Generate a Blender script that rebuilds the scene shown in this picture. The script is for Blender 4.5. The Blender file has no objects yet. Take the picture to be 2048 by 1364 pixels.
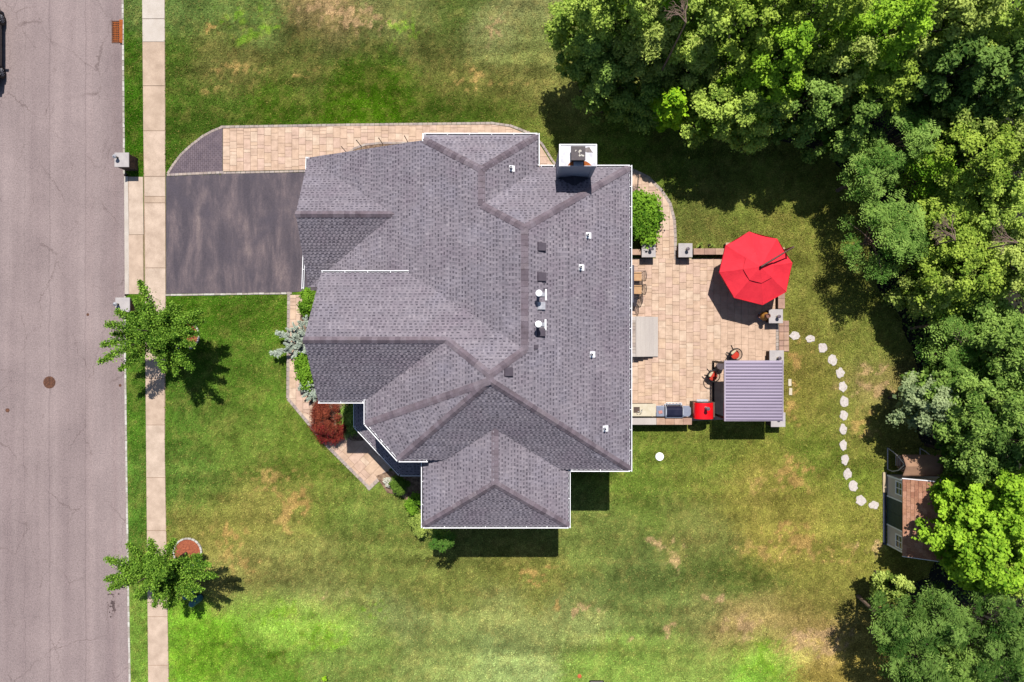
import bpy, math, random
import numpy as np
from mathutils import Vector, Matrix

# ------------------------------------------------------------------ scene, camera, light
scene = bpy.context.scene
SCL = 0.027            # metres per photo pixel on the ground
ALT = 36.8             # flying height of the camera above the lawn
CX, CY = 1024.0, 682.0

cam_data = bpy.data.cameras.new("camera")
cam = bpy.data.objects.new("camera", cam_data)
scene.collection.objects.link(cam)
cam.location = (0, 0, ALT)
cam.rotation_euler = (0, 0, 0)
cam_data.sensor_fit = 'HORIZONTAL'
cam_data.angle = 2 * math.atan(1024 * SCL / ALT)
cam_data.clip_end = 2000
scene.camera = cam

SUN_DIR = Vector((-0.025, -0.54, -1.0)).normalized()
sun_el = math.asin(-SUN_DIR.z)
world = bpy.data.worlds.new("World")
scene.world = world
world.use_nodes = True
wn = world.node_tree.nodes
wl = world.node_tree.links
sky = wn.new('ShaderNodeTexSky')
sky.sky_type = 'NISHITA'
sky.sun_disc = False
sky.ozone_density = 3.0
sky.sun_elevation = sun_el
sky.sun_rotation = math.atan2(-SUN_DIR.x, -SUN_DIR.y)
wl.new(sky.outputs[0], wn['Background'].inputs[0])
wn['Background'].inputs[1].default_value = 0.068

sl = bpy.data.lights.new("sun", 'SUN')
sl.energy = 4.6
sl.angle = math.radians(0.5)
sl.color = (1.0, 0.955, 0.89)
so = bpy.data.objects.new("sun", sl)
so.rotation_euler = SUN_DIR.to_track_quat('-Z', 'Y').to_euler()
so.location = (0, 20, 60)
scene.collection.objects.link(so)

scene.render.engine = 'CYCLES'
scene.view_settings.view_transform = 'Standard'
scene.view_settings.look = 'None'
scene.view_settings.exposure = 0.74
scene.view_settings.gamma = 1.0
scene.view_settings.use_curve_mapping = False
try:
    scene.cycles.max_bounces = 6
    scene.cycles.diffuse_bounces = 4
    scene.cycles.transmission_bounces = 4
    scene.cycles.transparent_max_bounces = 4
except Exception:
    pass

COL = scene.collection
RNG = random.Random(7)
GAIN = 2.15            # how bright a white sunlit level surface shows, for turning seen colours into base colours


def W(px, py, h=0.0):
    k = SCL * (1 - h / ALT)
    return Vector(((px - CX) * k, (CY - py) * k, h))


def G2(px, py):
    return ((px - CX) * SCL, (CY - py) * SCL)


def lin(c):
    c = c / 255.0
    return c / 12.92 if c <= 0.04045 else ((c + 0.055) / 1.055) ** 2.4


def C(r, g, b, f=1.0):
    return (min(0.85, f * lin(r) / GAIN), min(0.85, f * lin(g) / GAIN), min(0.85, f * lin(b) / GAIN), 1.0)


# ------------------------------------------------------------------ materials
def _ramp(nt, stops, interp='LINEAR'):
    r = nt.nodes.new('ShaderNodeValToRGB')
    r.color_ramp.interpolation = interp
    els = r.color_ramp.elements
    while len(els) < len(stops):
        els.new(0.5)
    for e, (p, c) in zip(els, stops):
        e.position = p
        e.color = c
    return r


def _noise(nt, scale, detail=4, rough=0.55, stretch=(1, 1, 1), vec=None, dist=0.0):
    if vec is None:
        g = nt.nodes.new('ShaderNodeNewGeometry')
        vec = g.outputs['Position']
    m = nt.nodes.new('ShaderNodeMapping')
    m.inputs['Scale'].default_value = stretch
    nt.links.new(vec, m.inputs['Vector'])
    n = nt.nodes.new('ShaderNodeTexNoise')
    n.inputs['Scale'].default_value = scale
    n.inputs['Detail'].default_value = detail
    n.inputs['Roughness'].default_value = rough
    n.inputs['Distortion'].default_value = dist
    nt.links.new(m.outputs[0], n.inputs['Vector'])
    return n


def _mix(nt, fac, a, b, mode='MIX'):
    m = nt.nodes.new('ShaderNodeMix')
    m.data_type = 'RGBA'
    m.blend_type = mode
    for sock, val in ((m.inputs[0], fac), (m.inputs[6], a), (m.inputs[7], b)):
        if hasattr(val, 'is_linked'):
            nt.links.new(val, sock)
        else:
            sock.default_value = val
    return m.outputs[2]


def pmat(name, c1, c2=None, scale=4, detail=5, lo=0.35, hi=0.65, rough=0.85, metal=0.0, bump=0.0, bscale=60,
         stretch=(1, 1, 1), pieces=None, attr=None, grain=0.12, gscale=90, spec=0.3, bstretch=(1, 1, 1)):
    """general procedural material: mottled base colour, fine grain, bump; `pieces` gives each object its own tone"""
    m = bpy.data.materials.new(name)
    m.use_nodes = True
    nt = m.node_tree
    b = nt.nodes['Principled BSDF']
    b.inputs['Roughness'].default_value = rough
    b.inputs['Metallic'].default_value = metal
    b.inputs['Specular IOR Level'].default_value = spec
    if c2 is None:
        c2 = tuple(x * 0.8 for x in c1[:3]) + (1,)
    n = _noise(nt, scale, detail, 0.6, stretch)
    if pieces:
        oi = nt.nodes.new('ShaderNodeObjectInfo')
        st = [(i / len(pieces), c) for i, c in enumerate(pieces)]
        pr = _ramp(nt, st, 'CONSTANT')
        nt.links.new(oi.outputs['Random'], pr.inputs[0])
        r = _ramp(nt, [(lo, (0.82, 0.8, 0.78, 1)), (hi, (1.1, 1.1, 1.1, 1))])
        nt.links.new(n.outputs[0], r.inputs[0])
        col = _mix(nt, 1.0, pr.outputs[0], r.outputs[0], 'MULTIPLY')
    elif attr:
        a = nt.nodes.new('ShaderNodeAttribute')
        a.attribute_name = attr
        col = a.outputs['Color']
    else:
        r = _ramp(nt, [(lo, c1), (hi, c2)])
        nt.links.new(n.outputs[0], r.inputs[0])
        col = r.outputs[0]
    if grain > 0:
        g = _noise(nt, gscale, 2, 0.7)
        gr = _ramp(nt, [(0.3, (1 - grain * 2, 1 - grain * 2, 1 - grain * 2, 1)), (0.7, (1 + grain, 1 + grain, 1 + grain, 1))])
        nt.links.new(g.outputs[0], gr.inputs[0])
        col = _mix(nt, 1.0, col, gr.outputs[0], 'MULTIPLY')
    nt.links.new(col, b.inputs['Base Color'])
    if bump > 0:
        bn = _noise(nt, bscale, 3, 0.6, bstretch)
        bp = nt.nodes.new('ShaderNodeBump')
        bp.inputs['Strength'].default_value = bump
        bp.inputs['Distance'].default_value = 0.02
        nt.links.new(bn.outputs[0], bp.inputs['Height'])
        nt.links.new(bp.outputs[0], b.inputs['Normal'])
    return m


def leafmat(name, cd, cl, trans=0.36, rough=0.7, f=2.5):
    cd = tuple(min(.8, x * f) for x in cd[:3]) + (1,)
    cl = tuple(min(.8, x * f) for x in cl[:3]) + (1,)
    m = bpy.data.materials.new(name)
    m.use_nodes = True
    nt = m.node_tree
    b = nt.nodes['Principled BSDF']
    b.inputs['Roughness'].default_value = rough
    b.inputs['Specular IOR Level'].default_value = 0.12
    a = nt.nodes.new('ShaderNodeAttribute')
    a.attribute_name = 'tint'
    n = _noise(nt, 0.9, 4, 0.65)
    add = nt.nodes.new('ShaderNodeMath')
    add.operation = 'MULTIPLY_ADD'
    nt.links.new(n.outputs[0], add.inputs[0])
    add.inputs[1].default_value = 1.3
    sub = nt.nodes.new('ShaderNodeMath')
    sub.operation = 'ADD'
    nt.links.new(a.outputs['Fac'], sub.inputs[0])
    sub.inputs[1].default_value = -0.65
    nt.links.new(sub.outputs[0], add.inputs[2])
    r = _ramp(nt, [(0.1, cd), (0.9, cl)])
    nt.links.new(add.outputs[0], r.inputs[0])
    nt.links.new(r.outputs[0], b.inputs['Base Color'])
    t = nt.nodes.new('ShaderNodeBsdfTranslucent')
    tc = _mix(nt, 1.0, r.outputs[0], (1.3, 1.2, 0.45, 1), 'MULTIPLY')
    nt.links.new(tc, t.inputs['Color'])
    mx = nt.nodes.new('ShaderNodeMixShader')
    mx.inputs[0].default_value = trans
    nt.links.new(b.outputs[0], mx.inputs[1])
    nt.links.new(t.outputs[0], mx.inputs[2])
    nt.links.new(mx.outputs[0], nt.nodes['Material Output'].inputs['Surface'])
    return m


# ------------------------------------------------------------------ mesh helpers
def root_of(o):
    while o.parent:
        o = o.parent
    return o


def area2(poly):
    return sum(poly[i][0] * poly[(i + 1) % len(poly)][1] - poly[(i + 1) % len(poly)][0] * poly[i][1] for i in range(len(poly)))


class MB:
    def __init__(self):
        self.v = []
        self.f = []
        self.t = []

    def add(self, vs, fs, tint=None):
        o = len(self.v)
        self.v.extend([tuple(p) for p in vs])
        for f in fs:
            self.f.append(tuple(i + o for i in f))
            self.t.append(tint if tint is not None else 0.5)
        return self

    def prism(self, poly, z0, z1, tint=None):
        """poly: xy list; z0/z1 numbers or per-vertex lists"""
        poly = [tuple(p[:2]) for p in poly]
        n = len(poly)
        zb = list(z0) if hasattr(z0, '__len__') else [z0] * n
        zt = list(z1) if hasattr(z1, '__len__') else [z1] * n
        if area2(poly) < 0:
            poly.reverse(); zb.reverse(); zt.reverse()
        vs = [(x, y, z) for (x, y), z in zip(poly, zb)] + [(x, y, z) for (x, y), z in zip(poly, zt)]
        fs = [tuple(range(n - 1, -1, -1)), tuple(range(n, 2 * n))]
        fs += [(i, (i + 1) % n, n + (i + 1) % n, n + i) for i in range(n)]
        return self.add(vs, fs, tint)

    def box(self, x0, x1, y0, y1, z0, z1, tint=None):
        return self.prism([(x0, y0), (x1, y0), (x1, y1), (x0, y1)], z0, z1, tint)

    def obox(self, cx, cy, z0, z1, lx, ly, ang=0.0, tint=None):
        c, s = math.cos(ang), math.sin(ang)
        p = [(cx + c * a * lx / 2 - s * b * ly / 2, cy + s * a * lx / 2 + c * b * ly / 2) for a, b in ((-1, -1), (1, -1), (1, 1), (-1, 1))]
        return self.prism(p, z0, z1, tint)

    def tube(self, pts, r, seg=8, cap=True, tint=None):
        pts = [Vector(p) for p in pts]
        rs = list(r) if hasattr(r, '__len__') else [r] * len(pts)
        vs, fs = [], []
        ref = None
        for i, p in enumerate(pts):
            d = (pts[min(i + 1, len(pts) - 1)] - pts[max(i - 1, 0)])
            d = d.normalized() if d.length > 1e-9 else Vector((0, 0, 1))
            if ref is None:
                ref = Vector((0, 0, 1)) if abs(d.z) < 0.9 else Vector((1, 0, 0))
            u = d.cross(ref).normalized()
            w = d.cross(u).normalized()
            for k in range(seg):
                a = 2 * math.pi * k / seg
                vs.append(p + (u * math.cos(a) + w * math.sin(a)) * rs[i])
        for i in range(len(pts) - 1):
            for k in range(seg):
                a, b = i * seg + k, i * seg + (k + 1) % seg
                fs.append((a, b, b + seg, a + seg))
        if cap:
            fs.append(tuple(range(seg - 1, -1, -1)))
            fs.append(tuple(range((len(pts) - 1) * seg, len(pts) * seg)))
        return self.add(vs, fs, tint)

    def bar(self, p, q, w, h, tint=None):
        """square bar between two points"""
        p, q = Vector(p), Vector(q)
        d = (q - p).normalized()
        ref = Vector((0, 0, 1)) if abs(d.z) < 0.95 else Vector((0, 1, 0))
        u = d.cross(ref).normalized() * w / 2
        v = u.cross(d).normalized() * h / 2
        vs = [p - u - v, p + u - v, p + u + v, p - u + v, q - u - v, q + u - v, q + u + v, q - u + v]
        fs = [(3, 2, 1, 0), (4, 5, 6, 7), (0, 1, 5, 4), (1, 2, 6, 5), (2, 3, 7, 6), (3, 0, 4, 7)]
        return self.add(vs, fs, tint)

    def lathe(self, cx, cy, prof, seg=20, tint=None):
        vs, fs = [], []
        n = len(prof)
        for (r, z) in prof:
            for k in range(seg):
                a = 2 * math.pi * k / seg
                vs.append((cx + r * math.cos(a), cy + r * math.sin(a), z))
        for i in range(n - 1):
            for k in range(seg):
                a, b = i * seg + k, i * seg + (k + 1) % seg
                fs.append((a, b, b + seg, a + seg))
        fs.append(tuple(range(seg - 1, -1, -1)))
        fs.append(tuple(range((n - 1) * seg, n * seg)))
        return self.add(vs, fs, tint)

    def build(self, name, mat, parent=None, local=False, smooth=False, bevel=0.0, tint=False):
        me = bpy.data.meshes.new(name)
        off = Vector((0, 0, 0))
        if parent is not None and not local:
            off = root_of(parent).location
        me.from_pydata([(x - off[0], y - off[1], z - off[2]) for x, y, z in self.v], [], self.f)
        if tint:
            at = me.attributes.new('tint', 'FLOAT', 'FACE')
            at.data.foreach_set('value', np.array(self.t, dtype=np.float32))
        if smooth:
            me.polygons.foreach_set('use_smooth', [True] * len(me.polygons))
        me.materials.append(mat)
        me.update()
        o = bpy.data.objects.new(name, me)
        COL.objects.link(o)
        if parent is not None:
            o.parent = parent
        if bevel > 0:
            bv = o.modifiers.new('bevel', 'BEVEL')
            bv.width = bevel
            bv.segments = 2
            bv.limit_method = 'ANGLE'
        if smooth:
            try:
                me.set_sharp_from_angle(angle=math.radians(40))
            except Exception:
                pass
        return o


def tag(o, label=None, cat=None, group=None, kind=None):
    if label: o['label'] = label
    if cat: o['category'] = cat
    if group: o['group'] = group
    if kind: o['kind'] = kind
    return o


def thing(name, label, cat, loc=(0, 0, 0), group=None, rot=0.0):
    o = bpy.data.objects.new(name, None)
    o.empty_display_size = 0.2
    COL.objects.link(o)
    o.location = loc
    o.rotation_euler = (0, 0, rot)
    return tag(o, label, cat, group)


def inst(name, me, parent, loc=(0, 0, 0), rot=0.0, mat=None):
    o = bpy.data.objects.new(name, me)
    COL.objects.link(o)
    o.parent = parent
    o.location = loc
    o.rotation_euler = (0, 0, rot)
    return o


def clip_rect(poly, x0, x1, y0, y1):
    """part of a polygon inside a rectangle"""
    def cut(P, inside, cross):
        out = []
        for i in range(len(P)):
            a, b = P[i - 1], P[i]
            ia, ib = inside(a), inside(b)
            if ia != ib:
                out.append(cross(a, b))
            if ib:
                out.append(b)
        return out
    def cx(v):
        return lambda a, b: (v, a[1] + (b[1] - a[1]) * (v - a[0]) / (b[0] - a[0]))
    def cy(v):
        return lambda a, b: (a[0] + (b[0] - a[0]) * (v - a[1]) / (b[1] - a[1]), v)
    P = [tuple(p) for p in poly]
    for ins, cr in ((lambda p: p[0] >= x0, cx(x0)), (lambda p: p[0] <= x1, cx(x1)), (lambda p: p[1] >= y0, cy(y0)), (lambda p: p[1] <= y1, cy(y1))):
        if not P:
            return []
        P = cut(P, ins, cr)
    Q = []
    for p in P:
        if not Q or abs(p[0] - Q[-1][0]) + abs(p[1] - Q[-1][1]) > 1e-5:
            Q.append(p)
    if len(Q) > 1 and abs(Q[0][0] - Q[-1][0]) + abs(Q[0][1] - Q[-1][1]) < 1e-5:
        Q.pop()
    return Q if len(Q) > 2 and abs(area2(Q)) > 1e-5 else []


def inpoly(px, py, poly):
    """numpy point in polygon"""
    r = np.zeros(px.shape, bool)
    n = len(poly)
    for i in range(n):
        x1, y1 = poly[i][0], poly[i][1]
        x2, y2 = poly[i - 1][0], poly[i - 1][1]
        if y1 == y2:
            continue
        c = ((y1 > py) != (y2 > py)) & (px < (x2 - x1) * (py - y1) / (y2 - y1) + x1)
        r ^= c
    return r


def mesh_np(name, verts, nper, mat, tint=None, color=None, smooth=False):
    """mesh of separate faces with nper corners each"""
    nv = len(verts)
    nf = nv // nper
    me = bpy.data.meshes.new(name)
    me.vertices.add(nv)
    me.vertices.foreach_set('co', verts.astype(np.float32).ravel())
    me.loops.add(nv)
    me.loops.foreach_set('vertex_index', np.arange(nv, dtype=np.int32))
    me.polygons.add(nf)
    me.polygons.foreach_set('loop_start', np.arange(0, nv, nper, dtype=np.int32))
    me.polygons.foreach_set('loop_total', np.full(nf, nper, dtype=np.int32))
    if tint is not None:
        at = me.attributes.new('tint', 'FLOAT', 'FACE')
        at.data.foreach_set('value', tint.astype(np.float32))
    if color is not None:
        at = me.attributes.new('Col', 'FLOAT_COLOR', 'FACE')
        at.data.foreach_set('color', color.astype(np.float32).ravel())
    me.materials.append(mat)
    me.update(calc_edges=True)
    return me


_tile = np.random.RandomState(11).rand(256, 256)


def vnoise(x, y, s, seed=0):
    X = x / s + seed * 17.31
    Y = y / s + seed * 9.77
    xi = np.floor(X).astype(int); yi = np.floor(Y).astype(int)
    fx = X - xi; fy = Y - yi
    fx = fx * fx * (3 - 2 * fx); fy = fy * fy * (3 - 2 * fy)
    a = _tile[xi % 256, yi % 256]; b = _tile[(xi + 1) % 256, yi % 256]
    c = _tile[xi % 256, (yi + 1) % 256]; d = _tile[(xi + 1) % 256, (yi + 1) % 256]
    return (a * (1 - fx) + b * fx) * (1 - fy) + (c * (1 - fx) + d * fx) * fy


def fbm(x, y, s, oct=4, seed=0):
    t = 0; a = 1.0; tot = 0
    for i in range(oct):
        t = t + a * vnoise(x, y, s / 2 ** i, seed + i)
        tot += a
        a *= 0.55
    return t / tot

# ------------------------------------------------------------------ materials of the place
M = {}
# road: weathered asphalt with long streaks and cracks
def road_material():
    m = bpy.data.materials.new('weathered_asphalt')
    m.use_nodes = True
    nt = m.node_tree
    b = nt.nodes['Principled BSDF']
    b.inputs['Roughness'].default_value = 0.9
    b.inputs['Specular IOR Level'].default_value = 0.25
    n1 = _noise(nt, 0.9, 4, 0.6, (1.0, 0.05, 1))
    r1 = _ramp(nt, [(0.3, C(158, 142, 145)), (0.55, C(172, 156, 158)), (0.75, C(182, 166, 168))])
    nt.links.new(n1.outputs[0], r1.inputs[0])
    n2 = _noise(nt, 0.35, 4, 0.6)
    r2 = _ramp(nt, [(0.3, (0.88, 0.86, 0.83, 1)), (0.7, (1.10, 1.08, 1.03, 1))])
    nt.links.new(n2.outputs[0], r2.inputs[0])
    col = _mix(nt, 1.0, r1.outputs[0], r2.outputs[0], 'MULTIPLY')
    n3 = _noise(nt, 16, 4, 0.85)
    r3 = _ramp(nt, [(0.32, (0.60, 0.60, 0.60, 1)), (0.5, (1.0, 0.99, 0.98, 1)), (0.68, (1.34, 1.32, 1.29, 1))])
    nt.links.new(n3.outputs[0], r3.inputs[0])
    col = _mix(nt, 1.0, col, r3.outputs[0], 'MULTIPLY')
    # cracks: edges of warped cells, mainly across and along the lane
    g = nt.nodes.new('ShaderNodeNewGeometry')
    wob = _noise(nt, 0.8, 5, 0.7)
    vm = nt.nodes.new('ShaderNodeVectorMath')
    vm.operation = 'MULTIPLY_ADD'
    nt.links.new(wob.outputs['Color'], vm.inputs[0])
    vm.inputs[1].default_value = (1.1, 1.1, 0)
    nt.links.new(g.outputs['Position'], vm.inputs[2])
    mp = nt.nodes.new('ShaderNodeMapping')
    mp.inputs['Scale'].default_value = (0.55, 0.26, 0.0)
    nt.links.new(vm.outputs[0], mp.inputs['Vector'])
    vo = nt.nodes.new('ShaderNodeTexVoronoi')
    vo.feature = 'DISTANCE_TO_EDGE'
    vo.inputs['Scale'].default_value = 1.0
    nt.links.new(mp.outputs[0], vo.inputs['Vector'])
    cr = _ramp(nt, [(0.0, (1, 1, 1, 1)), (0.010, (0, 0, 0, 1))])
    nt.links.new(vo.outputs['Distance'], cr.inputs[0])
    nm = _noise(nt, 0.5, 3, 0.6)
    rm = _ramp(nt, [(0.42, (0, 0, 0, 1)), (0.6, (0.75, 0.75, 0.75, 1))])
    nt.links.new(nm.outputs[0], rm.inputs[0])
    fac = _mix(nt, 1.0, cr.outputs[0], rm.outputs[0], 'MULTIPLY')
    col = _mix(nt, fac, col, C(118, 100, 98))
    # long seams between paving passes
    sx = nt.nodes.new('ShaderNodeSeparateXYZ')
    nt.links.new(g.outputs['Position'], sx.inputs[0])
    ws = _noise(nt, 0.5, 5, 0.7, (0.2, 1.0, 1))
    for xpos, wid, tone, amp in ((-25.05, 0.06, (0.80, 0.79, 0.80, 1), 0.35), (-26.4, 0.03, (0.82, 0.81, 0.81, 1), 0.5), (-23.1, 0.035, (0.76, 0.74, 0.75, 1), 0.25), (-22.85, 0.30, (1.06, 1.055, 1.05, 1), 0.2), (-21.5, 0.25, (0.95, 0.93, 0.93, 1), 0.3)):
        ma = nt.nodes.new('ShaderNodeMath'); ma.operation = 'MULTIPLY_ADD'
        nt.links.new(ws.outputs[0], ma.inputs[0]); ma.inputs[1].default_value = amp; nt.links.new(sx.outputs[0], ma.inputs[2])
        mb_ = nt.nodes.new('ShaderNodeMath'); mb_.operation = 'SUBTRACT'
        nt.links.new(ma.outputs[0], mb_.inputs[0]); mb_.inputs[1].default_value = xpos + amp / 2
        mc = nt.nodes.new('ShaderNodeMath'); mc.operation = 'ABSOLUTE'
        nt.links.new(mb_.outputs[0], mc.inputs[0])
        rr0 = _ramp(nt, [(0.0, tone), (wid, (1, 1, 1, 1))])
        nt.links.new(mc.outputs[0], rr0.inputs[0])
        col = _mix(nt, 1.0, col, rr0.outputs[0], 'MULTIPLY')
    nt.links.new(col, b.inputs['Base Color'])
    bp = nt.nodes.new('ShaderNodeBump')
    bp.inputs['Strength'].default_value = 0.25
    bp.inputs['Distance'].default_value = 0.01
    nt.links.new(n3.outputs[0], bp.inputs['Height'])
    nt.links.new(bp.outputs[0], b.inputs['Normal'])
    return m

M['road'] = road_material()
M['kerb'] = pmat('pale_granite', C(225, 218, 208), C(190, 180, 170), 6, bump=0.3, pieces=[C(236, 230, 222), C(214, 206, 196), C(240, 236, 228), C(200, 190, 180)])
M['walk'] = pmat('sidewalk_concrete', C(226, 200, 178), C(208, 182, 160), 1.5, bump=0.15, gscale=40,
                 pieces=[C(230, 203, 180), C(234, 208, 186), C(227, 200, 176), C(236, 212, 191)])
M['walk_new'] = pmat('new_concrete', C(240, 228, 216), C(226, 212, 198), 1.5, bump=0.15, gscale=40)
M['joint'] = pmat('joint_sand', C(204, 172, 146), C(180, 150, 126), 8)
M['drive'] = None
def drive_material():
    m = bpy.data.materials.new('sealed_asphalt')
    m.use_nodes = True
    nt = m.node_tree
    b = nt.nodes['Principled BSDF']
    b.inputs['Roughness'].default_value = 0.8
    b.inputs['Specular IOR Level'].default_value = 0.3
    n1 = _noise(nt, 1.5, 7, 0.70, (1.0, 0.22, 1), dist=0.3)
    r1 = _ramp(nt, [(0.38, C(88, 80, 90)), (0.48, C(102, 92, 100)), (0.57, C(122, 108, 113)), (0.72, C(154, 136, 134))])
    nt.links.new(n1.outputs[0], r1.inputs[0])
    # fresher sealer along the rim of the drive
    g = nt.nodes.new('ShaderNodeNewGeometry')
    n4 = _noise(nt, 0.28, 3, 0.6, dist=0.5)
    r4 = _ramp(nt, [(0.36, (0, 0, 0, 1)), (0.48, (1, 1, 1, 1))])
    nt.links.new(n4.outputs[0], r4.inputs[0])
    col = _mix(nt, r4.outputs[0], C(92, 84, 95), r1.outputs[0])
    n3 = _noise(nt, 18, 4, 0.85)
    r3 = _ramp(nt, [(0.32, (0.7, 0.7, 0.7, 1)), (0.68, (1.25, 1.24, 1.22, 1))])
    nt.links.new(n3.outputs[0], r3.inputs[0])
    col = _mix(nt, 1.0, col, r3.outputs[0], 'MULTIPLY')
    nt.links.new(col, b.inputs['Base Color'])
    return m
M['drive'] = drive_material()
PAVER = [C(*c, 1.10) for c in ((232, 200, 174), (229, 196, 170), (235, 205, 180), (228, 195, 173), (231, 199, 171), (226, 194, 170), (236, 208, 183), (230, 197, 176))]
M['paver'] = pmat('peach_paver', PAVER[0], None, 2.5, pieces=PAVER, bump=0.12, gscale=50, grain=0.07)
M['border'] = pmat('border_paver', C(178, 158, 148), None, 3, bump=0.2,
                   pieces=[C(204, 186, 176), C(212, 194, 180), C(194, 178, 172), C(208, 194, 184)])
M['brick_dark'] = pmat('mauve_brick', C(140, 124, 132), C(120, 106, 116), 3, bump=0.2, grain=0.15, gscale=30)
M['pinkstone'] = pmat('pink_stone_cap', C(214, 172, 148), None, 3, bump=0.15, pieces=[C(218, 176, 150), C(206, 166, 146), C(222, 184, 160), C(198, 160, 142)])
M['greystone'] = pmat('grey_stone_slab', C(222, 212, 204, 1.1), C(206, 196, 190, 1.1), 1.6, stretch=(1.0, 0.15, 1), bump=0.1)
M['capstone'] = pmat('limestone_cap', C(222, 214, 212), C(206, 198, 198), 3, bump=0.1)
M['veneer'] = pmat('brown_stone_veneer', C(126, 100, 84), C(84, 66, 62), 4, bump=0.4, bscale=20, grain=0.2)
M['mulch'] = pmat('red_mulch', C(216, 124, 84), C(164, 84, 58), 14, bump=0.8, bscale=40, grain=0.3, gscale=60)
M['bedsoil'] = pmat('bed_soil', C(196, 164, 136), C(120, 92, 74), 6, bump=0.6, grain=0.25)
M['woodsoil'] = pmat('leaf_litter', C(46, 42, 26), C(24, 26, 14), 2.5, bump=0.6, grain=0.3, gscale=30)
M['white'] = pmat('white_trim', (0.74, 0.74, 0.76, 1), (0.66, 0.66, 0.68, 1), 3, rough=0.5, grain=0.03)
M['siding'] = pmat('grey_siding', C(150, 152, 164), C(138, 140, 152), 1, rough=0.6, grain=0.04)
M['deck'] = pmat('roof_deck', C(84, 80, 92), C(70, 66, 78), 4)
M['dkmetal'] = pmat('dark_bronze_metal', C(60, 48, 48), C(42, 34, 36), 6, rough=0.5, metal=0.3, grain=0.08)
M['black'] = pmat('black_metal', C(40, 36, 40), C(28, 26, 30), 6, rough=0.45, metal=0.2, grain=0.08)
M['steel'] = pmat('stainless_steel', (0.62, 0.63, 0.66, 1), (0.52, 0.53, 0.56, 1), 4, rough=0.32, metal=0.75, grain=0.05, stretch=(0.3, 4, 1))
M['galv'] = pmat('galvanised_metal', C(224, 224, 230), C(188, 188, 198), 4, rough=0.5, metal=0.2, grain=0.06)
M['rust'] = pmat('rust', C(214, 120, 50), C(170, 84, 34), 14, rough=0.9, grain=0.25)
M['ironrust'] = pmat('rusty_iron', C(150, 100, 76), C(96, 66, 54), 10, rough=0.85, grain=0.3)
M['hole'] = pmat('dark_pit', (0.008, 0.008, 0.009, 1), (0.005, 0.005, 0.005, 1), 2)
M['glass'] = pmat('window_glass', (0.03, 0.035, 0.045, 1), (0.02, 0.025, 0.035, 1), 2, rough=0.08, spec=0.6, grain=0)


def struct(name, mb, mat, parent=None, **k):
    o = mb.build(name, mat, parent, **k)
    if parent is None:
        o['kind'] = 'structure'
    return o


# ------------------------------------------------------------------ ground and road
gm = MB()
gm.add([(-400, -400, -0.30), (400, -400, -0.30), (400, 400, -0.30), (-400, 400, -0.30)], [(0, 1, 2, 3)])
M['far'] = pmat('far_ground', C(96, 116, 52), C(120, 118, 66), 0.2, grain=0.2, gscale=8)
struct('ground', gm, M['far'])

KERB = [(242.5, -400), (243, 0), (244, 150), (245.5, 300), (246.5, 470), (247.5, 700), (250.5, 950), (253.5, 1150), (257, 1364), (262, 1800)]
def kerb_x(py):
    for (x0, y0), (x1, y1) in zip(KERB, KERB[1:]):
        if y0 <= py <= y1:
            return x0 + (x1 - x0) * (py - y0) / (y1 - y0)
    return KERB[-1][0]
ROADZ = -0.115
rp = [G2(x, y) for x, y in KERB]
rm_ = MB()
poly = rp + [(-60, rp[-1][1]), (-60, rp[0][1])]
rm_.prism(poly, ROADZ - 0.15, ROADZ)
struct('road', rm_, M['road'])

# kerb: a run of pale granite blocks
kroot = bpy.data.objects.new('kerb', None); COL.objects.link(kroot); kroot['kind'] = 'structure'
kme = MB().box(0.004, 0.115, -0.132, 0.132, -0.2, 0.0).build('kerb_stone', M['kerb'], kroot, local=True, bevel=0.012)
first = True
py = -40.0
while py < 1410:
    x, y = G2(kerb_x(py), py)
    low = 345 < py < 590
    if low:
        py += 10.6
        continue
    if first:
        o = kme; first = False
    else:
        o = kme.copy(); COL.objects.link(o)
    o.location = (x + RNG.uniform(-0.006, 0.006), y, RNG.uniform(-0.004, 0.006))
    o.rotation_euler = (0, 0, RNG.uniform(-0.02, 0.02) + 0.007)
    py += 10.35

# sidewalk slabs
sroot = bpy.data.objects.new('sidewalk', None); COL.objects.link(sroot); sroot['kind'] = 'structure'
def sw_l(py): return 285 + (297 - 285) * py / 1364.0 + (1.5 if 300 < py < 620 else 0)
def sw_r(py): return 329.5 + (2 if py < 650 else 0) * (py / 650.0) + (0 if py < 900 else (py - 900) / 464.0 * 8)
joints = [-60, 38, 84, 172, 262, 353, 393, 406, 536, 625, 757, 850, 955, 1061, 1146, 1233, 1330, 1425]
bed = MB()
bed.prism([G2(sw_l(-60) - 0.6, -60), G2(sw_r(-60) + 0.6, -60), G2(sw_r(600) + 0.6, 600), G2(sw_r(900) + 0.6, 900), G2(sw_r(1425) + 0.6, 1425), G2(sw_l(1425) - 0.6, 1425), G2(sw_l(700) - 0.6, 700)], -0.1, 0.008)
bed.build('joint_bed', M['joint'], sroot)
for a, b in zip(joints, joints[1:]):
    g = 0.55
    p = [G2(sw_l(a), a + g), G2(sw_r(a), a + g), G2(sw_r(b), b - g), G2(sw_l(b), b - g)]
    z = 0.03 + RNG.uniform(-0.004, 0.004)
    MB().prism(p, -0.06, z).build('slab', M['walk_new'] if b <= 84 else M['walk'], sroot)

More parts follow.
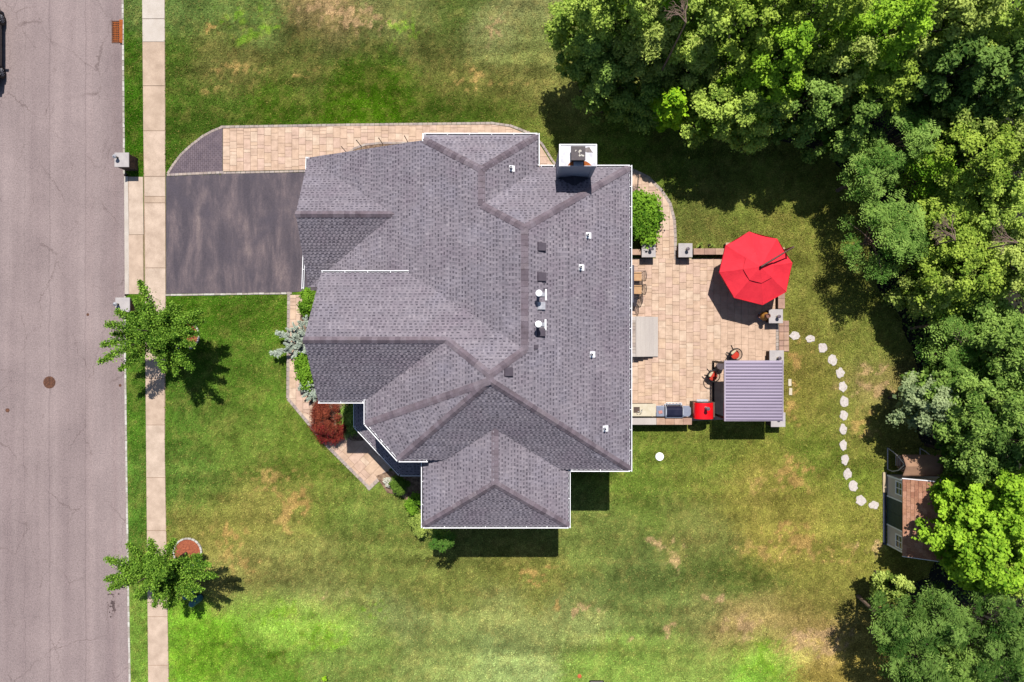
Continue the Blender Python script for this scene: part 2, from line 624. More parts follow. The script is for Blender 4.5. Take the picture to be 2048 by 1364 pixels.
# driveway apron between kerb and sidewalk
aroot = bpy.data.objects.new('driveway_apron', None); COL.objects.link(aroot); aroot['kind'] = 'structure'
MB().prism([G2(256.5, 353), G2(286.4, 354), G2(288, 588), G2(258, 588)], -0.12, 0.004).build('joint_bed', M['joint'], aroot)
for p in ([(246.8, 352), (256.4, 353), (258, 470), (258, 588), (248, 588)],):
    MB().prism([G2(*q) for q in p], -0.15, [-0.07, 0.02, 0.02, 0.02, -0.07]).build('lowered_kerb', M['walk_new'], aroot)
for a, b in ((354, 469), (470, 588)):
    MB().prism([G2(257.6, a), G2(286.2, a), G2(287.6, b), G2(258.6, b)], -0.1, [0.022, 0.026, 0.026, 0.022]).build('slab', M['walk'], aroot)

# driveway
droot = MB().prism([G2(332.5, 353), G2(440, 348), G2(680, 344), G2(680, 578), G2(582, 584.5), G2(332.5, 587.5)], -0.08, 0.02).build('driveway', M['drive'])
droot['kind'] = 'structure'
x = 331.0
em = MB().box(-0.145, 0.145, -0.05, 0.05, -0.05, 0.045).build('edging_stone', M['kerb'], droot, local=True, bevel=0.01)
i = 0
while x < 577:
    o = em if i == 0 else em.copy()
    if i: COL.objects.link(o)
    px = x + 5.5
    g = G2(px, 590.0 - (px - 331) / 250.0 * 3.5)
    o.location = (g[0], g[1] + RNG.uniform(-0.006, 0.006), RNG.uniform(-0.006, 0.006))
    o.rotation_euler = (0, 0, 0.014 + RNG.uniform(-0.015, 0.015))
    x += 11.0
    i += 1

# ------------------------------------------------------------------ paved areas, laid paver by paver
def pave(root, poly_px, x0, colw, lens, z, mat, seed, hide=None, limit=300, gap=0.010, ang=0.0, org=(0, 0), y_hi=None, y_lo=None):
    """columns of rectangular pavers clipped to the outline; `hide` collects those out of sight in one mesh"""
    rng = random.Random(seed)
    ca, sa = math.cos(ang), math.sin(ang)
    def loc2(p):   # world -> pattern frame
        return (ca * (p[0] - org[0]) + sa * (p[1] - org[1]), -sa * (p[0] - org[0]) + ca * (p[1] - org[1]))
    def back(p):
        return (ca * p[0] - sa * p[1] + org[0], sa * p[0] + ca * p[1] + org[1])
    poly = [loc2(G2(*p)) for p in poly_px]
    xs = [p[0] for p in poly]; ys = [p[1] for p in poly]
    cache = {}
    hidden = MB()
    n = 0
    x = x0 - math.ceil((x0 - min(xs)) / colw) * colw
    while x < max(xs):
        y = min(ys) - rng.random() * lens[-1]
        while y < max(ys):
            L = rng.choice(lens)
            P = clip_rect(poly, x + gap / 2, x + colw - gap / 2, y + gap / 2, y + L - gap / 2)
            y += L
            if not P or abs(area2(P)) < 0.004:
                continue
            Pw = [back(p) for p in P]
            cx = sum(p[0] for p in Pw) / len(Pw); cy = sum(p[1] for p in Pw) / len(Pw)
            dz = rng.uniform(-0.003, 0.003)
            if (hide and hide(cx, cy)) or n >= limit:
                hidden.prism(Pw, z - 0.05, z + dz)
                continue
            full = len(P) == 4 and abs(abs(area2(P)) / 2 - (colw - gap) * (L - gap)) < 1e-4
            if full and L in cache:
                o = bpy.data.objects.new('paver', cache[L]); COL.objects.link(o); o.parent = root
                bv = o.modifiers.new('bevel', 'BEVEL'); bv.width = 0.006; bv.segments = 1
            else:
                o = MB().prism([(p[0] - cx, p[1] - cy) for p in Pw], -0.05, 0).build('paver', mat, root, local=True, bevel=0.006)
                o.modifiers['bevel'].segments = 1
                if full: cache[L] = o.data
            o.location = (cx, cy, z + dz)
            n += 1
        x += colw
    if hidden.v:
        tag(hidden.build('pavers_out_of_sight', mat, root), kind='stuff')
    return n


def border(root, pts_px, w, L, z, mat, name='border_stone'):
    """a course of small stones along a line"""
    P = [Vector(G2(*p)) for p in pts_px]
    me = None
    carry = 0.0
    pos = []
    for a, b in zip(P, P[1:]):
        d = b - a
        l = d.length
        t = carry
        while t < l:
            pos.append((a + d * (t / l), math.atan2(d.y, d.x)))
            t += L
        carry = t - l
    for p, an in pos:
        if me is None:
            o = MB().box(-L / 2 + 0.006, L / 2 - 0.006, -w / 2, w / 2, -0.06, 0).build(name, mat, root, local=True, bevel=0.008)
            o.modifiers['bevel'].segments = 1
            me = o
        else:
            o = me.copy(); COL.objects.link(o)
        o.location = (p.x, p.y, z + RNG.uniform(-0.004, 0.004))
        o.rotation_euler = (0, 0, an + RNG.uniform(-0.02, 0.02))


COLW, LENS = 0.372, [0.186, 0.372, 0.558]
ZP = 0.035
def mkroot(name, poly_px, z=0.012, mat='joint'):
    o = MB().prism([G2(*p) for p in poly_px], -0.06, z).build(name, M[mat])
    o['kind'] = 'structure'
    return o

# north walkway along the garage side
NWALK = [(446, 257), (700, 252.5), (985, 249.5), (1020, 255), (1055, 269), (1080, 290), (1100, 322), (1118, 345), (1118, 404), (1058, 404), (1058, 350), (893, 350), (893, 360), (668, 360), (668, 338), (446, 343)]
r = mkroot('side_walkway', NWALK)
BED_N = [(672, 335), (690, 313), (708, 299), (730, 291), (760, 288), (893, 287), (893, 356), (672, 356)]
bedw = [G2(*p) for p in BED_N]
def inbed(x, y):
    return bool(inpoly(np.array([x]), np.array([y]), bedw)[0]) or x > (1010 - CX) * SCL and y < (CY - 330) * SCL
pave(r, NWALK, G2(446, 0)[0] + 0.006, COLW, LENS, ZP, M['paver'], 3, hide=inbed)
border(r, [(446, 254), (700, 249.8), (985, 246.6), (1022, 252), (1058, 266), (1084, 288), (1104, 320), (1122, 345)], 0.13, 0.26, ZP + 0.004, M['border'])
border(r, [(448, 346), (668, 341)], 0.11, 0.26, ZP, M['border'])
bd = MB().prism([G2(*p) for p in BED_N], 0.0, 0.05).build('planting_bed', M['bedsoil']); bd['kind'] = 'structure'
border(bd, [(672, 333), (690, 312), (708, 298), (730, 290), (760, 286.5), (893, 285.5)], 0.12, 0.24, 0.075, M['border'])

# dark brick apron at its street end
APR = [(336, 351), (340, 340), (347, 328), (362, 308), (380, 291), (405, 271), (425, 260), (445.5, 252), (445.5, 346), (390, 348.5)]
r = mkroot('brick_apron', APR)
pol = [G2(*p) for p in APR]
bm_ = MB()
x = -19.0
ci = 0
while x < -15.0:
    y = 8.8 + (ci % 2) * 0.11
    while y < 11.8:
        P = clip_rect(pol, x + 0.005, x + 0.105, y + 0.005, y + 0.215)
        if P:
            bm_.prism(P, -0.03, 0.033 + RNG.uniform(-0.003, 0.003), RNG.random())
        y += 0.22
    x += 0.11
    ci += 1
tag(bm_.build('bricks', M['brick_dark'], r), kind='stuff')
border(r, [(338, 344), (347, 330), (362, 310), (380, 293), (405, 273.5), (425, 262.5), (444, 255)], 0.13, 0.22, 0.045, M['border'])
border(r, [(338, 350), (390, 347.5), (445, 345)], 0.13, 0.22, 0.045, M['border'])

# garden path round the north-east corner
EPATH = [(1118, 345), (1200, 345), (1262, 341), (1294, 356), (1320.5, 380), (1338.5, 407), (1346.5, 440), (1348.5, 475), (1348.5, 517), (1311, 517), (1311, 470), (1262, 430), (1216, 404), (1118, 404)]
r = mkroot('garden_path', EPATH)
pave(r, EPATH, 0.31, COLW, LENS, ZP, M['paver'], 5, hide=lambda x, y: x < 6.2)
border(r, [(1255, 339), (1268, 341), (1296, 355), (1322, 380), (1340, 407), (1348.5, 440), (1350.5, 475), (1350.5, 516)], 0.16, 0.24, ZP + 0.006, M['border'])

# back patio
PATIO = [(1213, 517), (1545, 517), (1551, 560), (1551, 835), (1213, 848)]
r = mkroot('patio', PATIO)
def hid(x, y):
    px = CX + x / SCL; py = CY - y / SCL
    return px < 1252 or (1425 < px and py > 728) or (1470 < px and py < 560) or (py > 806 and px < 1380)
npat = pave(r, PATIO, G2(1262, 0)[0], COLW, LENS, ZP, M['paver'], 9, hide=hid)
border(r, [(1554, 652), (1554, 700)], 0.15, 0.2, ZP + 0.003, M['border'])
# slab landing east of the patio
r = mkroot('patio_landing', [(1557, 640), (1577, 642), (1578, 703), (1557.5, 703)])
i = 0
for a, b in ((641, 652), (652, 664), (664, 680.5), (680.5, 692), (692, 703)):
    for c, d in ((1557.4, 1566.8), (1567.2, 1577.2)):
        MB().prism([G2(c, a + .4), G2(d, a + .4), G2(d, b - .4), G2(c, b - .4)], 0.0, 0.06).build('slab', M['pinkstone'], r, bevel=0.01)

# front walk to the porch
FWALK = [(578.5, 590), (668, 590), (668, 800), (700, 830), (800, 925), (775, 941), (738.5, 974), (657, 893), (577, 797)]
r = mkroot('front_walk', FWALK)
def hid2(x, y):
    px = CX + x / SCL; py = CY - y / SCL
    return px > 612 and py < 790
pave(r, [(578.5, 590), (668, 590), (668, 800), (640, 868), (577, 797)], G2(578.5, 0)[0], COLW, LENS, ZP, M['paver'], 13, hide=hid2)
pave(r, [(640.6, 868), (700, 830), (800, 925), (775, 941), (738.5, 974), (657, 893)], 0.0, 0.5, [0.28, 0.5, 0.78], ZP, M['paver'], 17, ang=math.radians(-45), org=G2(640, 868))
border(r, [(578, 588), (576, 797), (656, 893), (737, 974)], 0.17, 0.24, ZP + 0.006, M['border'])
border(r, [(738.5, 976), (776, 941)], 0.2, 0.22, ZP + 0.006, M['border'])
FB = [(608, 590), (668, 590), (700, 800), (690, 840), (742, 880), (705, 882), (640, 838), (604, 775), (600, 640)]
bd = MB().prism([G2(*p) for p in FB], 0.0, 0.06).build('front_bed', M['bedsoil']); bd['kind'] = 'structure'
FB2 = [(752, 952), (776, 942), (880, 930), (880, 1010), (830, 1010), (800, 990), (775, 985)]
bd = MB().prism([G2(*p) for p in FB2], 0.0, 0.055).build('porch_bed', M['bedsoil']); bd['kind'] = 'structure'

# woodland floor under the trees
WOOD = [(1195, -260), (1190, -20), (1215, 70), (1262, 140), (1330, 190), (1420, 225), (1500, 262), (1580, 286), (1660, 312), (1715, 360), (1728, 440), (1750, 560), (1800, 640), (1835, 740), (1822, 830), (1840, 880), (1888, 905), (1893, 1000), (1888, 1110), (1850, 1150), (1806, 1190), (1778, 1260), (1790, 1340), (1780, 1600), (2500, 1600), (2500, -260)]
wp = []
for (a, b), (c, d) in zip(WOOD, WOOD[1:]):
    n = max(1, int(math.hypot(c - a, d - b) / 18))
    if abs(c - a) + abs(d - b) > 500: n = 1
    for k in range(n):
        t = k / n
        j = 6 if n > 1 else 0
        wp.append((a + (c - a) * t + RNG.uniform(-j, j), b + (d - b) * t + RNG.uniform(-j, j)))
wp.append(WOOD[-1])
WOODW = [G2(*p) for p in wp]
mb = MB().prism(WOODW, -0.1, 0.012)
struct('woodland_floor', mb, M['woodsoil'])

# ------------------------------------------------------------------ lawn: colour of the turf itself, dry and lush patches
def L3(r, g, b, f=1.0):
    return np.array(C(r, g, b, f)[:3])
LUSH = L3(98, 130, 28); DEEP = L3(72, 102, 22); OLIVE = L3(138, 142, 60); DRY = L3(204, 172, 104); LIME = L3(138, 184, 54)
TAN = L3(208, 174, 128); MINT = L3(158, 178, 110); GOLD = L3(196, 160, 96)
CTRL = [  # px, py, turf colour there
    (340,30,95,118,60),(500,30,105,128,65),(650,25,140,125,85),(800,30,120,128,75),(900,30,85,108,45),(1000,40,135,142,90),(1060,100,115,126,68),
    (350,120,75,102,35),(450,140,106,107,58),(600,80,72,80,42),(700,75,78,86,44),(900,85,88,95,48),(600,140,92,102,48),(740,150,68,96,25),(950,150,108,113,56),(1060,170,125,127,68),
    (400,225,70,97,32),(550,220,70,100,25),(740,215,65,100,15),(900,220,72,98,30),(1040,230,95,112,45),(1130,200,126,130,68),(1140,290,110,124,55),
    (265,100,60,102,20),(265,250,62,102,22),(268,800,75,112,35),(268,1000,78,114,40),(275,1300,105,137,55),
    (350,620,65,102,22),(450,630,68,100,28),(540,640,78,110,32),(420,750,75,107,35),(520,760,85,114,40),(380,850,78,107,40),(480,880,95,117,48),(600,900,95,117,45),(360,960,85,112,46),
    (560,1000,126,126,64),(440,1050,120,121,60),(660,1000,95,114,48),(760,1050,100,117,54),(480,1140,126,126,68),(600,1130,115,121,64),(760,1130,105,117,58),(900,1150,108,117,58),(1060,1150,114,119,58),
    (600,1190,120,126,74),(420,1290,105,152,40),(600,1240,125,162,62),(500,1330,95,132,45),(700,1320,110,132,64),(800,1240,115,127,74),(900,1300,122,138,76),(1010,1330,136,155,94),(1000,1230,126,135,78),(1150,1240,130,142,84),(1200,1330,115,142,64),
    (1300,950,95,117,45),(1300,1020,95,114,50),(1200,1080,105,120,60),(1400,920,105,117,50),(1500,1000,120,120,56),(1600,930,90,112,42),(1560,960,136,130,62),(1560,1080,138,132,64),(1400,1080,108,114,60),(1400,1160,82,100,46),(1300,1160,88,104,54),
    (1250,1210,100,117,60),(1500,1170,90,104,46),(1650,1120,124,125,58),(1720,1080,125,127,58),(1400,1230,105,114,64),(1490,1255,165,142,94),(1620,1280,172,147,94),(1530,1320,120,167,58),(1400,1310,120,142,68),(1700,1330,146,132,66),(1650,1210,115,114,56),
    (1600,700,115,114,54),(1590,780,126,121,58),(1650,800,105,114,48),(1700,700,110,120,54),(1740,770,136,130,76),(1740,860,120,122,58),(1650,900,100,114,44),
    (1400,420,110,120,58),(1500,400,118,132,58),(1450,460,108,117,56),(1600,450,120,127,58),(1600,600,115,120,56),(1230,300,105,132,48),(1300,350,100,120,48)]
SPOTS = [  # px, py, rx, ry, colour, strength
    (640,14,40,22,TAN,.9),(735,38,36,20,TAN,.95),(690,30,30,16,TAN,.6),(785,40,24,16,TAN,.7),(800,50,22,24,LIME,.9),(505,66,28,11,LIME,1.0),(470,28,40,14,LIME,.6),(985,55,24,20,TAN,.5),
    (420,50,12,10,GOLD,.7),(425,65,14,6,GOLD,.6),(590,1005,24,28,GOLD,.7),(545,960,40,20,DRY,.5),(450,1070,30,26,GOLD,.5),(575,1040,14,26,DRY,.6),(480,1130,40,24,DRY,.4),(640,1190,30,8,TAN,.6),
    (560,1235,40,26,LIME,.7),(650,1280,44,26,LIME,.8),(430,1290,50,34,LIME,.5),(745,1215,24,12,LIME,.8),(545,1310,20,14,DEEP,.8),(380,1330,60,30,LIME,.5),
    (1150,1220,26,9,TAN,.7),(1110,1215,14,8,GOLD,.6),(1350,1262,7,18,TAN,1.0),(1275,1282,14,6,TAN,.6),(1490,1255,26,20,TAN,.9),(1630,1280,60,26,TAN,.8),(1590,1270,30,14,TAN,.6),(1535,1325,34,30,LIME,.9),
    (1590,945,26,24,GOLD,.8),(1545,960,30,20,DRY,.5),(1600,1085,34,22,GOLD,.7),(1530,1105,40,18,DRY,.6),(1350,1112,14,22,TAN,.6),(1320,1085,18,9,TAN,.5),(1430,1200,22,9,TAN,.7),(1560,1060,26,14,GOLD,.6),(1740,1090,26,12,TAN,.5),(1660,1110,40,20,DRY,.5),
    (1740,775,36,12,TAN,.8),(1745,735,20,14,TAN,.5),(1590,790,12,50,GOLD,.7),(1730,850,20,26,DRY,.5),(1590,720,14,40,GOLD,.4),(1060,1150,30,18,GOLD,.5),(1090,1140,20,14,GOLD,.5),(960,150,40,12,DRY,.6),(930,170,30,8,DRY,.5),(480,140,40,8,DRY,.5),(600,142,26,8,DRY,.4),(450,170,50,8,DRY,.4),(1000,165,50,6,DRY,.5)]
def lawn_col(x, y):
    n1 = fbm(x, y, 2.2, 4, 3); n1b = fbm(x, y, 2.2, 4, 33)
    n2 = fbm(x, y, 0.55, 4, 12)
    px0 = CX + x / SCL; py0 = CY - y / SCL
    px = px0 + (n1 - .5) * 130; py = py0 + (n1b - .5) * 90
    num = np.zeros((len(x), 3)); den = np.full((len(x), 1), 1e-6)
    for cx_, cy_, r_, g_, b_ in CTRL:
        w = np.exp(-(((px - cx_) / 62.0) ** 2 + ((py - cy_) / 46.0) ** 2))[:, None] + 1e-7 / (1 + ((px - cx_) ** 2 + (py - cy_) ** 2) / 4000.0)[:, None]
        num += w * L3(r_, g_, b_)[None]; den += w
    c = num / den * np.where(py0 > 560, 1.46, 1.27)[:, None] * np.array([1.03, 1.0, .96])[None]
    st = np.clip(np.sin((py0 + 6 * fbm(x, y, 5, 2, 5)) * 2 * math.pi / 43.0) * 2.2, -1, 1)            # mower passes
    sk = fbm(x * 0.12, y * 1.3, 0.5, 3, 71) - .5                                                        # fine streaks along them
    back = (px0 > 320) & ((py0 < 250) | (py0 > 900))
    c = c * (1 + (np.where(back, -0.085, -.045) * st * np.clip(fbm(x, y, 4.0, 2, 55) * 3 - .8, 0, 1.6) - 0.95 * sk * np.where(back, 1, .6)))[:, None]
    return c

def lawn_detail(x, y, c):
    """tufts, thin spots and dead blades at hand size"""
    px0 = CX + x / SCL; py0 = CY - y / SCL
    px = px0 + (fbm(x, y, .9, 3, 31) - 0.5) * 60; py = py0 + (fbm(x, y, .9, 3, 47) - 0.5) * 44
    nz = np.clip((fbm(x, y, .26, 3, 14) - .5) * 2.6 + .5, 0, 1)
    for bx, by, rx, ry, bc, s in SPOTS:
        a = s * np.exp(-.7 * (((px - bx) / rx) ** 2 + ((py - by) / ry) ** 2))
        k = (np.clip((a * 1.25 + nz - 1.0) * 2.6, 0, 1) * .8)[:, None]
        c = c * (1 - k) + bc[None] * k
    k = np.clip((fbm(x, y, 0.36, 3, 21) - 0.50) * 4.5, 0, 1)[:, None] * 0.36
    c = c * (1 - k) + (c * .75 + DRY[None] * .42) * k
    k = np.clip((0.49 - fbm(x, y, 0.42, 3, 8)) * 5.0, 0, 1)[:, None] * 0.40
    c = c * (1 - k) + c * k * 0.5
    return c * (0.76 + 0.68 * fbm(x, y, 0.15, 2, 90) + .5 * (fbm(x, y, 1.1, 2, 93) - .5))[:, None]

NX, NY = 420, 340
ys = np.linspace(-26, 26, NY)
xl = np.array([G2(259.0, 0)[0] if 349 < CY - y / SCL < 590 else G2(kerb_x(CY - y / SCL), 0)[0] + 0.112 for y in ys])
uu = np.linspace(0, 1, NX)
X = xl[:, None] + (38 - xl[:, None]) * uu[None]
Y = np.repeat(ys[:, None], NX, 1)
Z = np.zeros_like(X) - 0.002
co = np.stack([X, Y, Z], -1).reshape(-1, 3)
me = bpy.data.meshes.new('lawn')
idx = np.arange(NX * NY).reshape(NY, NX)
q = np.stack([idx[:-1, :-1], idx[:-1, 1:], idx[1:, 1:], idx[1:, :-1]], -1).reshape(-1, 4)
me.vertices.add(len(co)); me.vertices.foreach_set('co', co.astype(np.float32).ravel())
me.loops.add(q.size); me.loops.foreach_set('vertex_index', q.astype(np.int32).ravel())
me.polygons.add(len(q)); me.polygons.foreach_set('loop_start', np.arange(0, q.size, 4, dtype=np.int32)); me.polygons.foreach_set('loop_total', np.full(len(q), 4, dtype=np.int32))
jr = np.random.RandomState(9)
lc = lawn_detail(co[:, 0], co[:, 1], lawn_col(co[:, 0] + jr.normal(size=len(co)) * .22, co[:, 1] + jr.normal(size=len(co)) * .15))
at = me.attributes.new('Col', 'FLOAT_COLOR', 'POINT')
at.data.foreach_set('color', np.concatenate([lc, np.ones((len(lc), 1))], 1).astype(np.float32).ravel())
M['lawn'] = pmat('turf', C(90, 110, 40), attr='Col', grain=0.25, gscale=14, bump=0.5, bscale=18, spec=0.0, rough=1.0)
me.materials.append(M['lawn']); me.update(calc_edges=True)
lawn = bpy.data.objects.new('lawn', me); COL.objects.link(lawn); lawn['kind'] = 'structure'

# grass blades standing on it
rs = np.random.RandomState(5)
NB = 560000
bx = rs.uniform(-21.1, 28.5, NB); by = rs.uniform(-18.9, 18.9, NB)
px = CX + bx / SCL + rs.normal(size=NB) * 1.1; py = CY - by / SCL + rs.normal(size=NB) * 1.1
kx = np.interp(py, [k[1] for k in KERB], [k[0] for k in KERB])
keep = px > kx + 6 + rs.rand(NB) * 2
kill = [[(sw_l(-60) - 0.5, -60), (sw_r(-60) + 0.5, -60), (sw_r(600) + .5, 600), (sw_r(900) + .5, 900), (sw_r(1425) + .5, 1425), (sw_l(1425) - .5, 1425), (sw_l(700) - .5, 700)],
        [(240, 350), (290, 350), (290, 592), (240, 592)], [(331, 352), (680, 340), (680, 580), (580, 589), (331, 593)],
        [(444, 252), (985, 244), (1022, 250), (1060, 264), (1086, 287), (1106, 319), (1124, 345), (1262, 338), (1298, 353), (1325, 378), (1343, 406), (1352, 440), (1354, 518), (1213, 518), (440, 360)],
        APR, PATIO, [(1550, 500), (1579, 640), (1579, 704), (1550, 704)], [(574, 586), (700, 586), (880, 930), (880, 1005), (800, 990), (737, 979), (655, 896), (573, 799)],
        [(668, 340), (1216, 345), (1216, 885), (1110, 990), (880, 990), (880, 900), (700, 840)], [(1213, 800), (1384, 800), (1384, 851), (1213, 851)]]
for P in kill:
    keep &= ~inpoly(px, py, P)
wd = inpoly(bx, by, WOODW)
keep &= ~(wd & (rs.rand(NB) > 0.12))
bx = bx[keep]; by = by[keep]
n = len(bx)
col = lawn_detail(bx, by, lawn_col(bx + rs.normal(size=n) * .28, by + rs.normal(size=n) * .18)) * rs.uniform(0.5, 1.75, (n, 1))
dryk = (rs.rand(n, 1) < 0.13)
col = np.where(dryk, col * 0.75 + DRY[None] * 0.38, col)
az = rs.uniform(0, 2 * math.pi, n); wd_ = rs.uniform(0.018, 0.034, n); ln = rs.uniform(0.035, 0.075, n)
ti = rs.uniform(0.2, 1.0, n)
dx, dy = np.cos(az), np.sin(az)
base = np.stack([bx, by, np.full(n, 0.014)], -1)
side = np.stack([-dy * wd_, dx * wd_, np.zeros(n)], -1)
tip = np.stack([dx * ln * np.cos(ti), dy * ln * np.cos(ti), ln * np.sin(ti) * 0.75 + 0.006], -1)
bigt = rs.rand(n) < 0.06
side[bigt] *= 1.3; tip[bigt] *= 1.5
v = np.stack([base - side, base + side, base + tip], 1).reshape(-1, 3)
me = mesh_np('grass', v, 3, pmat('grass_blades', C(90, 110, 40), attr='Col', grain=0.0, rough=1.0, spec=0.0), color=np.concatenate([col, np.ones((n, 1))], 1))
go = bpy.data.objects.new('grass', me); COL.objects.link(go)
tag(go, 'short mown grass with dry and lush patches around the house', 'grass', kind='stuff')

# ------------------------------------------------------------------ the house
house = thing('house', 'large house with purple grey shingled hip and gable roof and white gutters', 'house', (0, 0, 0))

# roof planes as z = a x + b y + c ; corners are the planes' intersections
PL = {
    'Wm': (0.481, 0, 3.45 + 0.481 * 9.97),
    'E': (-0.5123, 0, 6.0 + 0.5123 * 5.41),
    'NW': (0, -0.77, 6.1 + 0.77 * 9.33),
    'E2': (-0.6, 0, 6.1 + 0.6 * 1.22),
    'N2': (0, -0.779, 6.0 + 0.779 * 7.92),
    'N': (0, -0.725, 5.95 + 0.725 * 3.16),
    'SG': (0, 0.80, 5.95 + 0.80 * 2.79),
    'W2': (0.56, 0, 6.0 + 0.56 * 6.67),
    'S1': (0, 0.762, 6.0 + 0.762 * 5.86),
    'WS': (0.5325, 0, 5.8 + 0.5325 * 4.11),
    'ES': (-0.534, 0, 5.8 + 0.534 * 2.64),
    'SS': (0, 0.763, 5.8 + 0.763 * 8.48),
    'GN': (0, -0.694, 3.45 + 0.694 * 8.97),
    'GS': (0, 0.694, 3.45 - 0.694 * 2.63),
}
def eq(p):
    if isinstance(p, str):
        a, b, c = PL[p]
        return (a, b, -1, -c)
    return (1, 0, 0, p[1]) if p[0] == 'x' else (0, 1, 0, p[1])
def V3(*ps):
    A = np.array([eq(p) for p in ps], float)
    return Vector(np.linalg.solve(A[:, :3], A[:, 3]))
def on(pl, x, y):
    a, b, c = PL[pl]
    return Vector((x, y, a * x + b * y + c))
def roof_at(pl, px, py):
    """point of a roof plane seen at a photo position"""
    a, b, c = PL[pl]
    rx, ry = (px - CX) * SCL / ALT, (CY - py) * SCL / ALT    # x = rx (ALT - z)
    z = (a * rx * ALT + b * ry * ALT + c) / (1 + a * rx + b * ry)
    return Vector((rx * (ALT - z), ry * (ALT - z), z))

R1 = V3('Wm', 'NW', 'E2'); R2 = V3('Wm', 'E2', 'N2'); T1 = V3('Wm', 'N2', 'E'); T2 = V3('Wm', 'E', 'N')
Q1 = V3('E', 'W2', 'N'); Q2 = V3('E', 'W2', 'S1'); HN = V3('N', 'SG', 'W2')
GE = V3('Wm', 'GN', 'GS'); GP = V3('GN', 'GS', ('x', -9.88))
A1 = Vector((-9.97, 8.97, 3.45)); A2 = Vector((-9.97, 2.63, 3.45))
w2 = on('Wm', -3.95, 8.97); w3 = V3('Wm', 'NW', ('x', -3.95)); C1 = on('NW', -3.95, 9.24); D1 = on('NW', 1.13, 9.24)
vL = V3('Wm', 'N', ('y', 3.08)); vE = V3('E2', 'N2', ('x', 1.13))
NE = V3('E', 'N2', ('y', 7.83)); SE = V3('E', 'S1', ('x', 5.30))
G2P = V3('N', 'SG', ('x', -8.74)); G2N = on('N', -8.62, 3.08); G2S = on('SG', -8.76, -2.71)
vW = V3('SG', 'W2', ('x', -6.58)); s1 = on('W2', -6.58, -3.72); s2 = on('S1', -5.05, -5.29); s3 = V3('S1', 'WS', ('y', -5.29))
SR = V3('S1', 'WS', 'ES'); SSR = V3('WS', 'ES', 'SS'); SWc = on('SS', -4.02, -8.39); SEc = on('SS', 2.55, -8.39)
vS = V3('S1', 'ES', ('y', -5.78))
pq = Q2; u_ = s1 - pq; v_ = s2 - pq; nn = u_.cross(v_)
PL['SW'] = (-nn.x / nn.z, -nn.y / nn.z, pq.z + (nn.x * pq.x + nn.y * pq.y) / nn.z)

ROOF = {
    'Wm': [A1, w2, w3, R1, R2, T1, T2, vL, on('Wm', vL.x, 2.63), A2, GE],
    'NW': [C1, D1, R1, w3],
    'E2': [D1, on('E2', 1.13, vE.y), R2, R1],
    'N2': [on('N2', 1.13, 7.83), on('N2', 5.30, 7.83), NE, T1, R2, vE],
    'E': [on('E', 5.30, 7.83), SE, Q2, Q1, T2, T1, NE],
    'N': [G2N, vL, T2, Q1, HN, G2P],
    'SG': [G2P, HN, vW, on('SG', -6.58, -2.71), G2S],
    'W2': [vW, HN, Q1, Q2, s1],
    'SW': [s1, Q2, s2],
    'S1': [s2, Q2, SE, on('S1', vS.x, -5.78), SR, s3],
    'WS': [SWc, SSR, SR, s3, on('WS', -4.02, -5.29)],
    'ES': [SR, vS, on('ES', 2.55, -5.78), on('ES', 2.55, -8.39), SSR],
    'SS': [SWc, SEc, SSR],
    'GN': [A1, GE, GP],
    'GS': [GP, GE, A2],
}
PL['P1'] = (0.6, 0, 2.88 + 0.6 * 7.78)
pa, pb, pc, pd = Vector((-7.78, -2.6, 2.88)), Vector((-7.78, -4.26, 2.88)), Vector((-5.57, -6.62, 2.88)), Vector((-4.05, -6.62, 2.88))
ROOF['P1'] = [Vector((-7.78, -2.6, 2.88)), Vector((-6.6, -2.6, 3.588)), Vector((-6.6, -3.74, 3.588)), pb]
n2 = Vector((-1, 0.0, 0))
d = (pc - pb).normalized(); inn = Vector((-d.y, d.x, 0))
if inn.x < 0: inn = -inn
k = 0.6
PL['P2'] = (k * inn.x, k * inn.y, 2.88 - k * (inn.x * pb.x + inn.y * pb.y))
PL['P3'] = (0, 0.6, 2.88 + 0.6 * 6.62)
q1 = V3('P1', 'P2', ('x', -6.6)); q2 = V3('P2', 'P3', ('y', -5.45))
ROOF['P1'] = [Vector((-7.78, -2.6, 2.88)), on('P1', -6.6, -2.6), q1, pb]
ROOF['P2'] = [pb, q1, q2, on('P2', pc.x, pc.y)]
ROOF['P3'] = [on('P3', pc.x, -6.62), q2, on('P3', -3.9, -5.45), on('P3', -3.9, -6.62)]

deck = MB()
for kname, poly in ROOF.items():
    xy = [(p.x, p.y) for p in poly]
    deck.prism(xy, [p.z - 0.14 for p in poly], [p.z for p in poly])
roof = deck.build('roof', M['deck'], house)

